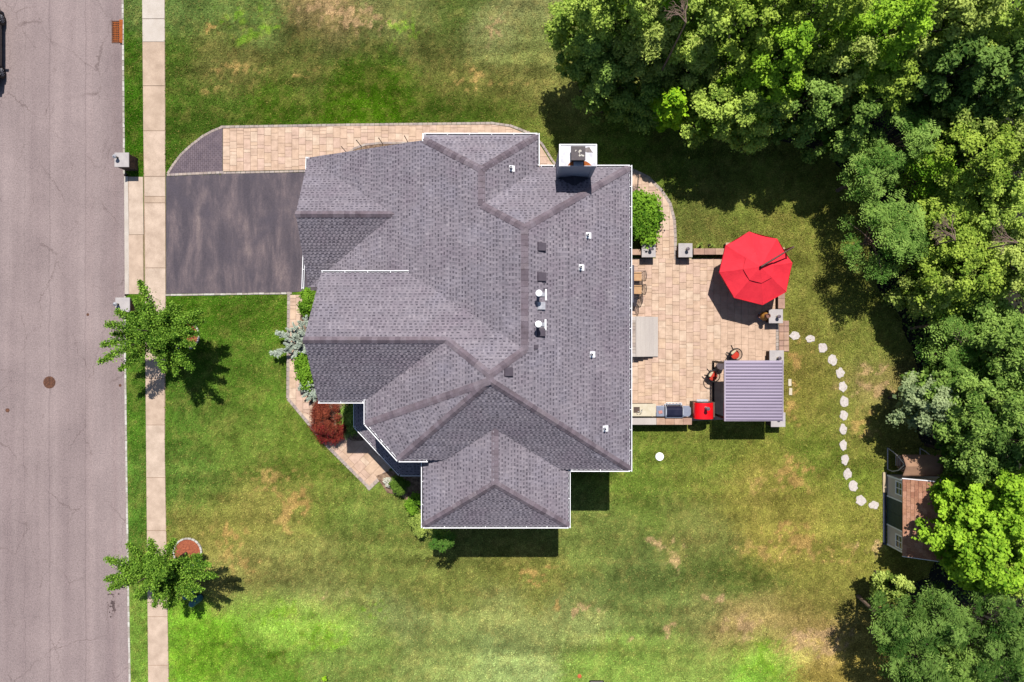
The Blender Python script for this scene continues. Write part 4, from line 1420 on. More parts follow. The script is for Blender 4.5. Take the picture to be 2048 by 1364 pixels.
for i in range(8):
    val.tube([cen + (R[i] - cen) * 0.3 + Vector((0, 0, 0.41)), cen + (R[i] - cen) * 0.65 + Vector((0, 0, 0.215)), R[i] + Vector((0, 0, 0.012))], 0.012, 6)
vo_ = val.build('seam_and_valance', M['red'], um)
for i in range(8):
    MB().bar(Vector((cen.x, cen.y, 2.36)), R[i] - Vector((0, 0, 0.03)), 0.022, 0.03).build('rib', M['wood'], um)
mast_top = W(1587, 494, 2.78)
mast_base = Vector((mast_top.x, mast_top.y, 0))
MB().tube([mast_base, mast_top], 0.045, 12).build('mast', M['wood'], um, smooth=True)
hub = Vector((cen.x, cen.y, 2.66))
MB().tube([mast_top - Vector((0.0, 0.0, 0.03)), mast_top * 0.55 + hub * 0.45 + Vector((0, 0, 0.02)), hub], [0.03, 0.042, 0.05], 10).build('arm', M['wood'], um, smooth=True)
MB().lathe(cen.x, cen.y, [(0.05, 2.5), (0.06, 2.6), (0.05, 2.72), (0.02, 2.74)], 12).build('hub', M['dkmetal'], um, smooth=True)
bs = MB(); bs.obox(mast_base.x, mast_base.y, 0.0, 0.09, 0.9, 0.18, 0.5); bs.obox(mast_base.x, mast_base.y, 0.0, 0.092, 0.18, 0.9, 0.5)
bs.build('cross_base', M['dkmetal'], um)

# ------------------------------------------------------------------ chiminea
c = G2(1522, 633)
cm = thing('chiminea', 'ochre clay chiminea with brown neck beside the patio pillar', 'chiminea', (*c, 0.03))
M['ochre'] = pmat('ochre_clay', C(226, 168, 74), C(170, 110, 50), 7, rough=0.6, grain=0.1)
M['clay'] = pmat('brown_clay', C(160, 112, 96), C(130, 88, 78), 8, rough=0.7)
b_ = MB().lathe(*c, [(0.12, 0.22), (0.20, 0.28), (0.235, 0.42), (0.225, 0.56), (0.17, 0.68), (0.11, 0.76)], 22).build('belly', M['ochre'], cm, smooth=True)
MB().lathe(*c, [(0.11, 0.76), (0.095, 0.86), (0.10, 1.0), (0.125, 1.06), (0.12, 1.08), (0.085, 1.07), (0.08, 1.0)], 20).build('neck', M['clay'], cm, smooth=True)
MB().box(c[0] - 0.30, c[0] - 0.19, c[1] - .09, c[1] + .09, 0.34, 0.5).build('mouth', M['clay'], cm)
MB().lathe(*c, [(0.22, 0.035), (0.24, 0.035), (0.24, 0.06), (0.22, 0.06)], 20).build('stand_ring', M['galv'], cm)
for a in (0.5, 2.6, 4.7):
    MB().tube([(c[0] + .22 * math.cos(a), c[1] + .22 * math.sin(a), 0.035), (c[0] + .16 * math.cos(a), c[1] + .16 * math.sin(a), 0.28)], 0.012, 6).build('stand_leg', M['black'], cm)

# ------------------------------------------------------------------ metal roofed gazebo
gz = thing('gazebo', 'square gazebo with grey violet standing seam metal roof', 'gazebo', (*G2(1470, 775), 0))
M['gzroof'] = pmat('violet_grey_metal', C(184, 170, 194), C(174, 160, 184), 1.2, rough=0.42, metal=0.15, grain=0.02, stretch=(0.3, 1, 1))
M['gzseam'] = pmat('seam_metal', C(122, 112, 132), C(108, 98, 118), 3, rough=0.5, grain=0.05)
M['gztrim'] = pmat('gazebo_trim', C(204, 192, 210), C(190, 178, 196), 3, rough=0.4, grain=0.03)
ga, gb = W(1449, 722, 2.35), W(1565, 841, 2.35)
gx0, gx1, gy1, gy0 = ga.x, gb.x, ga.y, gb.y
np_ = 19
pw = (gy1 - gy0) / np_
for i in range(np_):
    y0 = gy0 + i * pw
    mb = MB()
    vs = []
    for x, zo in ((gx0 + 0.06, 0.0), (gx1 - 0.02, 0.035)):
        vs += [(x, y0 + .022, 2.33 + zo), (x, y0 + pw * .5, 2.342 + zo), (x, y0 + pw - .003, 2.33 + zo), (x, y0 + pw - .003, 2.31 + zo), (x, y0 + .022, 2.31 + zo)]
    n = 5
    fs = [(k, (k + 1) % n, n + (k + 1) % n, n + k) for k in range(n)] + [tuple(range(n)), tuple(range(2 * n - 1, n - 1, -1))]
    o = mb.add(vs, fs).build('roof_panel', M['gzroof'], gz)
    MB().bar((gx0 + .06, y0 + .0095, 2.335), (gx1 - .02, y0 + .0095, 2.37), 0.022, 0.045).build('seam', M['gzseam'], o)
    import bmesh
    bmm = bmesh.new(); bmm.from_mesh(o.data); bmesh.ops.recalc_face_normals(bmm, faces=bmm.faces); bmm.to_mesh(o.data); bmm.free()
MB().box(gx0 - 0.02, gx0 + 0.05, gy0 - 0.03, gy1 + 0.03, 2.26, 2.385).build('fascia', M['gztrim'], gz)
MB().box(gx1 - 0.018, gx1 + 0.03, gy0 - 0.03, gy1 + 0.03, 2.26, 2.40).build('fascia', M['gztrim'], gz)
MB().box(gx0 + 0.052, gx1 - 0.02, gy0 - 0.03, gy0 - 0.003, 2.26, 2.36).build('fascia', M['gztrim'], gz)
MB().box(gx0 + 0.052, gx1 - 0.02, gy1 + 0.003, gy1 + 0.03, 2.26, 2.36).build('fascia', M['gztrim'], gz)
dk = MB()
for x, y in ((gx0 + .1, gy1 - .1), (gx1 - .1, gy1 - .1), (gx0 + .1, gy0 + .1), (gx1 - .1, gy0 + .1)):
    MB().box(x - .05, x + .05, y - .05, y + .05, 0.03, 2.28).build('post', M['dkmetal'], gz)
for y in (gy0 + .1, gy1 - .1):
    MB().box(gx0 + .16, gx1 - .16, y - .04, y + .04, 2.14, 2.27).build('beam', M['dkmetal'], gz)
for x in (gx0 + .1, gx1 - .1):
    MB().box(x - .04, x + .04, gy0 + .16, gy1 - .16, 2.14, 2.27).build('beam', M['dkmetal'], gz)
MB().box(gx0 + .06, gx0 + .14, gy0 + .16, gy1 - .16, 0.08, 0.15).build('sill_rail', M['dkmetal'], gz)

# round red cushioned chairs at the gazebo
M['redcush'] = pmat('red_cushion', C(236, 74, 48), C(216, 60, 42), 6, rough=0.85, grain=0.06)
M['cream'] = pmat('cream_cushion', C(244, 230, 196), C(232, 212, 176), 8, rough=0.85, grain=0.1)
def round_chair(px, py, label, rot):
    h = 0.82
    c = W(px, py, h)
    t = thing('round_chair', label, 'chair', (c.x, c.y, 0.035), 'round red cushioned chairs', rot)
    z = -0.035
    r_ = 0.31
    ring = MB(); pts = [(r_ * math.cos(a), r_ * math.sin(a), h + z) for a in [i * 2 * math.pi / 28 for i in range(29)]]
    ring.tube(pts, 0.025, 8)
    ring.build('top_ring', M['black'], t, local=True, smooth=True)
    sp = MB()
    for i in range(26):
        a = math.radians(-40) + i * math.radians(260) / 25
        sp.tube([(r_ * math.cos(a), r_ * math.sin(a), h + z), (0.22 * math.cos(a), 0.25 * math.sin(a), 0.46 + z)], 0.007, 5)
    sp.build('back_spindles', M['black'], t, local=True)
    MB().lathe(0, 0, [(0.24, 0.42 + z), (0.26, 0.44 + z), (0.26, 0.46 + z)], 24).build('seat_frame', M['black'], t, local=True)
    MB().lathe(0.03, 0, [(0.22, 0.46 + z), (0.245, 0.50 + z), (0.235, 0.55 + z), (0.15, 0.575 + z), (0.02, 0.58 + z)], 22).build('seat_cushion', M['redcush'], t, local=True, smooth=True)
    pl = MB(); pl.obox(-0.15, 0.0, 0.55 + z, 0.72 + z, 0.14, 0.34, 0.1)
    pl.build('back_pillow', M['cream'], t, local=True, bevel=0.05)
    MB().bar((-r_, 0.02, h + z + 0.01), (-r_ - 0.24, 0.06, h + z + 0.06), 0.05, 0.04).build('push_bar', M['black'], t, local=True)
    MB().lathe(0, 0, [(0.04, 0.03 + z), (0.03, 0.1 + z), (0.03, 0.42 + z)], 12).build('pedestal', M['black'], t, local=True)
    for k in range(4):
        a = k * math.pi / 2 + 0.6
        MB().bar((0, 0, 0.10 + z), (0.3 * math.cos(a), 0.3 * math.sin(a), 0.05 + z), 0.04, 0.04).build('foot', M['black'], t, local=True)
    return t
round_chair(1472.5, 708.5, 'round red cushioned chair half under the north edge of the gazebo', math.radians(-52))
round_chair(1428, 752, 'round red cushioned chair standing free west of the gazebo', math.radians(-38))
c = W(1442, 731, 0.5)
t = thing('side_table', 'small dark side table between the two round red chairs', 'table', (c.x, c.y, 0.035))
M['slate'] = pmat('slate_top', C(104, 90, 96), C(84, 74, 82), 8, rough=0.5)
MB().lathe(0, 0, [(0.24, 0.44), (0.25, 0.46), (0.25, 0.48), (0.22, 0.485)], 8).build('table_top', M['slate'], t, local=True)
for k in range(4):
    a = k * math.pi / 2 + 0.5
    MB().tube([(0.2 * math.cos(a), 0.2 * math.sin(a), 0.45), (0.27 * math.cos(a), 0.27 * math.sin(a), 0.3), (0.2 * math.cos(a), 0.2 * math.sin(a), 0.15), (0.3 * math.cos(a), 0.3 * math.sin(a), 0.01)], 0.016, 6).build('leg', M['black'], t, local=True, smooth=True)

# ------------------------------------------------------------------ outdoor kitchen
wy0, wy1 = 682 - 850, 682 - 836
lw = thing('counter_wall', 'low wall behind the grill with grey and tan cap stones', 'wall', (*G2(1320, 842), 0), 'low patio walls')
ya, yb = W(0, 849.5, 0.9).y, W(0, 836, 0.9).y
xa, xb, xc = 5.1, W(1313, 0, 0.9).x, W(1384, 0, 0.9).x
MB().box(xa, xc - .04, ya + .03, yb - .03, 0, 0.84).build('wall_block', M['veneer'], lw)
MB().box(xa, xb - .004, ya, yb, 0.84, 0.9).build('cap_stone', M['greystone'], lw, bevel=0.01)
n = 4
for i in range(n):
    MB().box(xb + (xc - xb) * i / n + .004, xb + (xc - xb) * (i + 1) / n - .004, ya, yb, 0.84, 0.9).build('cap_stone', M['pinkstone'], lw, bevel=0.01)
M['counter'] = pmat('cream_counter', C(246, 234, 208), C(234, 220, 190), 5, rough=0.4, grain=0.04)
M['cabinet'] = pmat('brown_cabinet', C(112, 90, 78), C(92, 74, 66), 5, rough=0.7)
sk = thing('sink_counter', 'cream topped outdoor sink counter against the house wall', 'counter', (*G2(1280, 820), 0.03))
xa, xb = 5.5, W(1311.5, 0, 0.92).x
ya, yb = W(0, 832.5, 0.92).y, W(0, 807.5, 0.92).y
MB().box(xa, xb - .03, ya + .02, yb - .04, 0.03, 0.88).build('cabinet', M['cabinet'], sk)
tp = MB()
s0x, s1x = W(1267, 0, .92).x, W(1279.5, 0, .92).x
s0y, s1y = W(0, 825.8, .92).y, W(0, 814, .92).y
tp.box(xa, s0x, ya, yb, 0.88, 0.92); tp.box(s1x, xb, ya, yb, 0.88, 0.92); tp.box(s0x + .0005, s1x - .0005, ya, s0y, 0.88, 0.92); tp.box(s0x + .0005, s1x - .0005, s1y, yb, 0.88, 0.92)
tp.build('countertop', M['counter'], sk)
M['basin'] = pmat('grey_basin', C(130, 112, 112), C(110, 96, 98), 5, rough=0.4, metal=0.3)
MB().box(s0x - .01, s1x + .01, s0y - .01, s1y + .01, 0.70, 0.84).build('basin', M['basin'], sk)
fx, fy = s1x + 0.07, (s0y + s1y) / 2 - .06
fc = MB().tube([(fx, fy, 0.92), (fx, fy, 1.15), (fx - .04, fy, 1.24), (fx - .12, fy, 1.27), (fx - .2, fy, 1.24), (fx - .22, fy, 1.15)], 0.016, 8).build('faucet', M['steel'], sk, smooth=True)
MB().tube([(fx, fy + .07, 0.92), (fx, fy + .07, 1.0), (fx + .07, fy + .1, 1.04)], 0.012, 6).build('tap_handle', M['steel'], fc)

gr = thing('gas_grill', 'stainless gas grill with dark lid beside the sink counter', 'grill', (*G2(1345, 820), 0.03))
x0, x1 = W(1312.5, 0, 0.9).x, W(1382, 0, 0.9).x
y0, y1 = W(0, 833, 0.9).y, W(0, 811.5, 0.9).y
l0, l1 = W(1330, 0, 1.0).x, W(1366, 0, 1.0).x
M['shelf'] = pmat('steel_shelf', C(190, 196, 214), C(170, 178, 200), 4, rough=0.35, metal=0.4, grain=0.05)
MB().box(l0 + .02, l1 - .02, y0 + .02, y1 - .02, 0.06, 0.84).build('cabinet', M['steel'], gr)
MB().box(x0, l0 - .004, y0, y1, 0.86, 0.90).build('side_shelf', M['shelf'], gr, bevel=0.015)
MB().prism([(l1 + .004, y0), (x1 - .1, y0), (x1, y0 + .12), (x1, y1 - .12), (x1 - .1, y1), (l1 + .004, y1)], 0.86, 0.90).build('side_shelf', M['shelf'], gr, bevel=0.01)
MB().box(l0, l1, y0 - .03, y1 + .03, 0.84, 0.93).build('firebox', M['black'], gr)
prof = [(y1 + .02, 0.93), (y1 - .02, 1.06), (y1 - .14, 1.17), (y0 + .12, 1.17), (y0 + .0, 1.10), (y0 - .02, 0.93)]
lid = MB()
vs = [(l0 + .03, y, z) for y, z in prof] + [(l1 - .03, y, z) for y, z in prof]
n = len(prof)
lid.add(vs, [(i, i + 1, n + i + 1, n + i) for i in range(n - 1)] + [tuple(range(n)), tuple(range(2 * n - 1, n - 1, -1))])
M['lid'] = pmat('dark_lid', C(60, 60, 84), C(44, 46, 70), 3, rough=0.25, metal=0.3, grain=0.03)
lo_ = lid.build('lid', M['lid'], gr, bevel=0.015)
for x in (l0 + .005, l1 - .055):
    s = MB(); vs = [(x, y, z + .012) for y, z in prof] + [(x + .05, y, z + .012) for y, z in prof]
    s.add(vs, [(i, i + 1, n + i + 1, n + i) for i in range(n - 1)] + [tuple(range(n)), tuple(range(2 * n - 1, n - 1, -1))])
    s.build('lid_end', M['steel'], lo_)
hd = MB(); hd.tube([(l0 + .06, y1 + .16, 1.02), (l1 - .06, y1 + .16, 1.02)], 0.018, 10)
for x in (l0 + .12, l1 - .12): hd.tube([(x, y1 + .16, 1.02), (x, y1 + .01, 1.0)], 0.014, 6)
hd.build('lid_handle', M['steel'], lo_, smooth=True)
MB().box(l0, l1, y1 + .032, y1 + .10, 0.78, 0.86).build('control_panel', M['steel'], gr, bevel=0.01)
for i in range(5):
    x = l0 + .12 + i * (l1 - l0 - .24) / 4
    MB().tube([(x, y1 + .10, 0.82), (x, y1 + .14, 0.82)], 0.028, 12).build('knob', M['black'], gr)
MB().box(l0, l1, y0 - .06, y0 - .032, 0.86, 1.0).build('rear_rail', M['steel'], gr)
MB().obox((x0 + l0) / 2, (y0 + y1) / 2 - .05, 0.903, 0.93, 0.2, 0.16, 0.2).build('tray', pmat('pink_tray', C(232, 170, 160), C(220, 150, 140), 20), gr)

po = thing('pizza_oven', 'bright red barrel shaped pizza oven on a brown cart', 'oven', (*G2(1400, 820), 0.03))
M['redpaint'] = pmat('red_oven_paint', (0.6, 0.005, 0.01, 1), (0.55, 0.004, 0.008, 1), 3, rough=0.25, grain=0.02, spec=0.5)
ox0, ox1 = W(1390, 0, 1.35).x, W(1428.5, 0, 1.35).x
oy0, oy1 = W(0, 838, 1.35).y, W(0, 806, 1.35).y
MB().box(W(1380, 0, 0.1).x, W(1421, 0, 0.1).x, oy0 + .04, oy1 + .0, 0.04, 0.92).build('cart', M['cabinet'], po, bevel=0.01)
ocx = (ox0 + ox1) / 2; orx = (ox1 - ox0) / 2
seg = 14
arch = [(ocx - orx, 0.93)] + [(ocx - orx * math.cos(math.pi * i / seg), 1.15 + 0.36 * math.sin(math.pi * i / seg)) for i in range(seg + 1)] + [(ocx + orx, 0.93)]
n = len(arch)
b_ = MB(); vs = [(x, oy0, z) for x, z in arch] + [(x, oy1, z) for x, z in arch]
b_.add(vs, [(i, i + 1, n + i + 1, n + i) for i in range(n - 1)] + [tuple(range(n - 1, -1, -1)), tuple(range(n, 2 * n)), (0, n, 2 * n - 1, n - 1)])
bo = b_.build('oven_body', M['redpaint'], po, smooth=True)
fr = MB(); a2 = [(ocx + (x - ocx) * 0.8, 0.96 + (z - 0.93) * 0.82) for x, z in arch]
vs = [(x, oy1 + .004, z) for x, z in a2] + [(x, oy1 + .06, z) for x, z in a2]
fr.add(vs, [(i, i + 1, n + i + 1, n + i) for i in range(n - 1)] + [tuple(range(n - 1, -1, -1)), tuple(range(n, 2 * n))])
fr.build('oven_front', M['basin'], po)
MB().box(ocx - .3, ocx + .3, oy1 + .065, oy1 + .16, 0.93, 0.96).build('front_shelf', M['steel'], po)
fx, fy = W(1411.5, 0, 1.5).x, W(0, 816, 1.5).y
fl = MB().tube([(fx, fy, 1.45), (fx, fy, 1.92)], 0.075, 14).build('flue', M['galv'], po, smooth=True)
MB().lathe(fx, fy, [(0.09, 1.93), (0.10, 1.95), (0.09, 1.985), (0.02, 2.0)], 16).build('flue_cap', M['lampcap'], fl, smooth=True)
for x in (ox0 + .15, ox1 - .25):
    for y in (oy0 + .12, oy1 - .1):
        MB().tube([(x - .02, y, 0.06), (x + .02, y, 0.06)], 0.06, 12).build('wheel', M['black'], po)

# ------------------------------------------------------------------ dining set by the house
tb = thing('dining_table', 'dark mesh topped patio dining table tucked under the eave', 'table', (5.97, 3.0, 0.035))
M['meshtop'] = pmat('dark_mesh_top', C(96, 92, 110), C(70, 66, 84), 14, rough=0.5, grain=0.25, gscale=50)
MB().box(5.5, 6.46, 2.03, 4.02, 0.72, 0.75).build('table_top', M['meshtop'], tb, bevel=0.008)
for x in (5.6, 6.36):
    for y in (2.15, 3.9):
        MB().tube([(x, y, 0.036), (x, y, 0.72)], 0.025, 8).build('leg', M['black'], tb)
M['tanseat'] = pmat('tan_seat_sling', C(232, 188, 142), C(218, 170, 126), 8, rough=0.9, grain=0.06)
M['darkseat'] = pmat('dark_seat_sling', C(62, 54, 64), C(46, 40, 52), 8, rough=0.8)
def dining_chair(x, y, rot, label, seatmat):
    t = thing('dining_chair', label, 'chair', (x, y, 0.035), 'patio dining chairs', rot)
    MB().box(-0.25, 0.21, -0.235, 0.235, 0.40, 0.45).build('seat', seatmat, t, local=True, bevel=0.015)
    fr = MB()
    pts = []
    for i in range(13):
        f = -1 + 2 * i / 12
        pts.append((0.34 + 0.05 * (1 - f * f), 0.26 * f, 0.86 - 0.03 * f * f))
    fr.tube(pts, 0.016, 6)
    for i in range(9):
        f = -1 + 2 * i / 8
        f2 = max(-1, min(1, f + 0.3)); f3 = max(-1, min(1, f - 0.3))
        b0 = (0.22, 0.22 * f, 0.47)
        for g in (f2, f3):
            fr.tube([b0, (0.34 + 0.05 * (1 - g * g), 0.26 * g, 0.86 - 0.03 * g * g)], 0.0075, 5)
    fr.build('backrest', M['dkmetal'], t, local=True)
    for s in (-1, 1):
        MB().tube([(0.36, 0.26 * s, 0.83), (0.3, 0.27 * s, 0.66), (0.0, 0.275 * s, 0.65), (-0.24, 0.265 * s, 0.63), (-0.26, 0.26 * s, 0.45)], 0.014, 6).build('armrest', M['dkmetal'], t, local=True)
        MB().tube([(-0.25, 0.25 * s, 0.45), (-0.27, 0.255 * s, 0.0)], 0.014, 6).build('leg', M['dkmetal'], t, local=True)
        MB().tube([(0.22, 0.24 * s, 0.47), (0.30, 0.25 * s, 0.0)], 0.014, 6).build('leg', M['dkmetal'], t, local=True)
dining_chair(6.70, 3.44, 0.0, 'tan seated lattice back chair, farthest from the back steps', M['tanseat'])
dining_chair(6.70, 2.74, -0.04, 'tan seated lattice back chair, middle of the three', M['tanseat'])
dining_chair(6.46, 2.10, -0.16, 'dark seated lattice back chair, nearest the back steps', M['darkseat'])

# ------------------------------------------------------------------ stepping stones, blocks, lids
ORD = ['first', 'second', 'third', 'fourth', 'fifth', 'sixth', 'seventh', 'eighth', 'ninth', 'tenth', 'eleventh', 'twelfth', 'thirteenth', 'fourteenth', 'last']
M['stepstone'] = pmat('white_stepping_stone', C(240, 230, 224, 1.1), C(214, 202, 196, 1.1), 10, bump=0.5, bscale=30, grain=0.1)
SS_ = [(1589, 671, 10, 7.5), (1620, 678, 8.5, 6.5), (1645, 696, 9, 8.5), (1665, 720, 8, 9.5), (1680, 746, 8.5, 9), (1686, 774, 7.5, 10), (1688, 803, 8, 10), (1687, 830, 7.5, 10), (1686, 859, 7, 10), (1686, 890, 7, 10), (1689, 919, 7.5, 10), (1694, 948, 7.5, 10), (1706, 973, 8.5, 10), (1721, 1001, 9.5, 9.5), (1748, 1010, 9.5, 7.5)]
rr = random.Random(3)
for i, (px, py, a, b) in enumerate(SS_):
    x, y = G2(px, py)
    th = rr.uniform(0, 3)
    P = []
    for k in range(15):
        t_ = th + 2 * math.pi * k / 15
        f = rr.uniform(0.80, 1.16)
        P.append((x + 1.1 * a * SCL * f * math.cos(t_), y + 1.1 * b * SCL * f * math.sin(t_)))
    o = MB().prism([(p[0] - x, p[1] - y) for p in P], -0.05, 0.04).build('stepping_stone', M['stepstone'], bevel=0.015)
    o.location = (x, y, 0)
    tag(o, ORD[i] + ' white stepping stone counted from the patio landing' if i < 14 else 'last white stepping stone, right in front of the shed', 'stepping stone', 'stepping stones to the shed')
for px, py, lab in ((1579, 765, 'cream paving block in the lawn beside the gazebo, nearer the stepping stones start'), (1580.5, 783, 'cream paving block in the lawn beside the gazebo, nearer the grill wall')):
    x, y = G2(px, py)
    o = MB().box(-0.085, 0.085, -0.19, 0.19, -0.05, 0.06).build('paving_block', M['counter'], bevel=0.01)
    o.location = (x, y, 0); o.rotation_euler = (0, 0, RNG.uniform(-.05, .05))
    tag(o, lab, 'block', 'loose paving blocks')
x, y = G2(1319, 913)
o = MB().lathe(0, 0, [(0.225, -0.05), (0.225, 0.05), (0.21, 0.065), (0.06, 0.072), (0.055, 0.085), (0.01, 0.088)], 28).build('access_lid', M['white'], smooth=True)
o.location = (x, y, 0)
tag(o, 'round white access lid set in the back lawn', 'lid')
x, y = G2(1159, 1352)
o = MB().lathe(0, 0, [(0.11, -0.03), (0.11, 0.03), (0.09, 0.045), (0.01, 0.05)], 18).build('ground_marker', pmat('orange_plastic', C(240, 130, 80), C(226, 110, 66), 8, rough=0.5))
o.location = (x, y, 0)
tag(o, 'small round orange marker disc in the lawn', 'marker')
x, y = G2(1193, 1376)
o = MB().box(-0.4, 0.4, -0.45, 0.45, 0.0, 0.12).build('black_mat', M['black'], bevel=0.06)
o.location = (x, y, 0)
tag(o, 'black box at the bottom edge near the orange disc', 'box')

# ------------------------------------------------------------------ street: drain, manholes, car, pedestals
x, y = G2(233.5, 62)
sd = thing('storm_drain', 'rusty orange storm drain grate at the kerb', 'drain', (x, y, ROADZ))
MB().box(x - 0.33, x + 0.30, y - 0.6, y + 0.6, ROADZ - 0.1, ROADZ + 0.004).build('pit', M['hole'], sd)
fr = MB()
fr.box(x - 0.33, x - 0.27, y - 0.6, y + 0.6, ROADZ, ROADZ + 0.025); fr.box(x + 0.06, x + 0.12, y - 0.54, y + 0.54, ROADZ, ROADZ + 0.024)
fr.box(x - 0.268, x + 0.058, y - 0.6, y - 0.545, ROADZ, ROADZ + 0.025); fr.box(x - 0.268, x + 0.058, y + 0.545, y + 0.6, ROADZ, ROADZ + 0.025)
fr.build('frame', M['ironrust'], sd)
gb_ = MB()
for i in range(11):
    yy = y - 0.5 + i * 0.1
    gb_.box(x - 0.266, x + 0.056, yy - 0.018, yy + 0.018, ROADZ + .002, ROADZ + 0.02)
for xx in (x - 0.19, x - 0.11, x - 0.03):
    gb_.box(xx - 0.012, xx + 0.012, y - 0.54, y + 0.54, ROADZ + .003, ROADZ + 0.021)
gb_.build('grate', M['rust'], sd)
MB().prism([(x + 0.125, y - 0.62), (x + 0.31, y - 0.66), (x + 0.33, y + 0.62), (x + 0.125, y + 0.62)], ROADZ, 0.012).build('kerb_hood', M['rust'], sd, bevel=0.02)
def cover(px, py, r_, label, mat):
    x, y = G2(px, py)
    t = thing('manhole_cover', label, 'manhole cover', (x, y, ROADZ), 'iron covers in the road')
    MB().lathe(x, y, [(r_, ROADZ - .02), (r_, ROADZ + 0.008), (r_ * .9, ROADZ + 0.008), (r_ * .9, ROADZ + .004)], 28).build('rim', mat, t)
    MB().lathe(x, y, [(r_ * .88, ROADZ - .02), (r_ * .88, ROADZ + 0.010)], 28).build('lid', mat, t)
    if r_ > 0.2:
        st2 = MB()
        for i in range(-4, 5):
            for j in range(-4, 5):
                if math.hypot(i, j) < 4.4:
                    st2.obox(x + i * r_ * .185, y + j * r_ * .185, ROADZ + .0101, ROADZ + 0.02, r_ * .12, r_ * .12, 0.0)
        st2.build('studs', mat, t)
cover(96, 765, 0.33, 'large rusty round manhole cover in the road', M['ironrust'])
cover(173, 629, 0.075, 'tiny valve cover in mid road opposite the driveway end', M['ironrust'])
cover(238, 771, 0.075, 'tiny valve cover beside the kerb', M['ironrust'])
cover(12, 821, 0.11, 'small brown valve cover at the left photo edge', M['ironrust'])
M['oil'] = pmat('oil_stain', C(120, 100, 98), C(90, 74, 74), 8, rough=0.7, grain=0.3)
so_ = MB()
rr = random.Random(8)
for i in range(26):
    px_, py_ = 221 + rr.gauss(0, 4.5), 1212 + rr.gauss(0, 17)
    r_ = rr.uniform(0.02, 0.06)
    if i < 3: px_, py_, r_ = 223 + i * 1.5, 1208 + i * 7, 0.13 - i * .02
    x, y = G2(px_, py_)
    so_.prism([(x + r_ * rr.uniform(.6, 1.2) * math.cos(t_), y + r_ * rr.uniform(.6, 1.2) * math.sin(t_)) for t_ in [j * 2 * math.pi / 9 for j in range(9)]], ROADZ + 0.001, ROADZ + 0.003 + i * .0002)
tag(so_.build('oil_stain', M['oil']), 'dark oil spatter on the road opposite the lower street tree', 'stain', kind='stuff')

# parked car, only its flank is in view
car = thing('parked_car', 'black parked car cut off by the left photo edge', 'car', (-28.35, 15.85, ROADZ))
M['carpaint'] = pmat('black_car_paint', (0.006, 0.008, 0.014, 1), (0.008, 0.010, 0.018, 1), 2, rough=0.18, grain=0, spec=0.6)
def sect(y, hw, z0, z1, z2, rw):
    return [(-hw + .04, y, z0), (hw - .04, y, z0), (hw, y, z0 + .18), (hw, y, z1), (rw, y, z2), (-rw, y, z2), (-hw, y, z1), (-hw, y, z0 + .18)]
secs = [(-2.2, .70, .35, .62, .68, .62), (-2.02, .86, .25, .78, .84, .76), (-1.2, .92, .22, .95, 1.02, .84), (-0.7, .93, .22, .98, 1.08, .82), (0.0, .93, .22, .99, 1.55, .62), (0.9, .93, .22, .99, 1.60, .62), (1.7, .92, .22, 1.0, 1.5, .60), (2.1, .87, .26, .98, 1.1, .72), (2.25, .74, .36, .8, .86, .64)]
bd_ = MB()
vs = []
for s in secs: vs += sect(*s)
fs = []
for i in range(len(secs) - 1):
    for k in range(8):
        a, b = i * 8 + k, i * 8 + (k + 1) % 8
        fs.append((a, b, b + 8, a + 8))
fs += [tuple(range(7, -1, -1)), tuple(range((len(secs) - 1) * 8, len(secs) * 8))]
bo = bd_.add(vs, fs).build('body', M['carpaint'], car, local=True, smooth=True, bevel=0.03)
for s in (-1, 1):
    MB().add([(s * .935, -0.55, 1.0), (s * .935, 1.75, 1.02), (s * .66, 1.55, 1.46), (s * .66, 0.05, 1.5)], [(0, 1, 2, 3)] if s > 0 else [(3, 2, 1, 0)]).build('side_window', M['glass'], car, local=True)
    MB().obox(s * 1.03, -0.62, 1.0, 1.14, 0.2, 0.12, 0.0).build('wing_mirror', M['carpaint'], car, local=True, bevel=0.03)
    MB().obox(s * .6, -2.2, .62, .74, .3, .08, 0).build('headlight', M['lampglass'], car, local=True)
    MB().obox(s * .62, 2.24, .82, .96, .28, .08, 0).build('tail_light', M['red'], car, local=True)
    for y in (-1.42, 1.45):
        w = MB().tube([(s * .72, y, .33), (s * .95, y, .33)], .33, 24).build('wheel', M['black'], car, local=True)
        MB().tube([(s * .951, y, .33), (s * .957, y, .33)], .2, 20).build('rim', M['hole'], w, local=True)
        sp = MB()
        for k in range(10):
            a = k * 2 * math.pi / 10
            sp.bar((s * .965, y + .04 * math.cos(a), .33 + .04 * math.sin(a)), (s * .965, y + .21 * math.cos(a), .33 + .21 * math.sin(a)), .03, .02)
        sp.build('spokes', M['galv'], w, local=True)

M['teal'] = pmat('teal_plastic', C(84, 150, 156), C(66, 124, 140), 6, rough=0.45, grain=0.08)
for px, py, lab in ((369, 1195, 'teal utility pedestal under the lower street tree, nearer the sidewalk'), (381.5, 1210, 'teal utility pedestal under the lower street tree, nearer the lawn')):
    c = W(px, py, 1.08)
    t = thing('utility_pedestal', lab, 'pedestal', (c.x, c.y, 0), 'utility pedestals')
    MB().lathe(c.x, c.y, [(0.185, 0), (0.185, 0.55), (0.175, 0.56), (0.175, 0.92), (0.15, 1.02), (0.09, 1.07), (0.01, 1.085)], 20).build('shell', M['teal'], t, smooth=True)
    MB().lathe(c.x, c.y, [(0.2, 0), (0.2, 0.06), (0.185, 0.07)], 20).build('base_collar', M['black'], t)

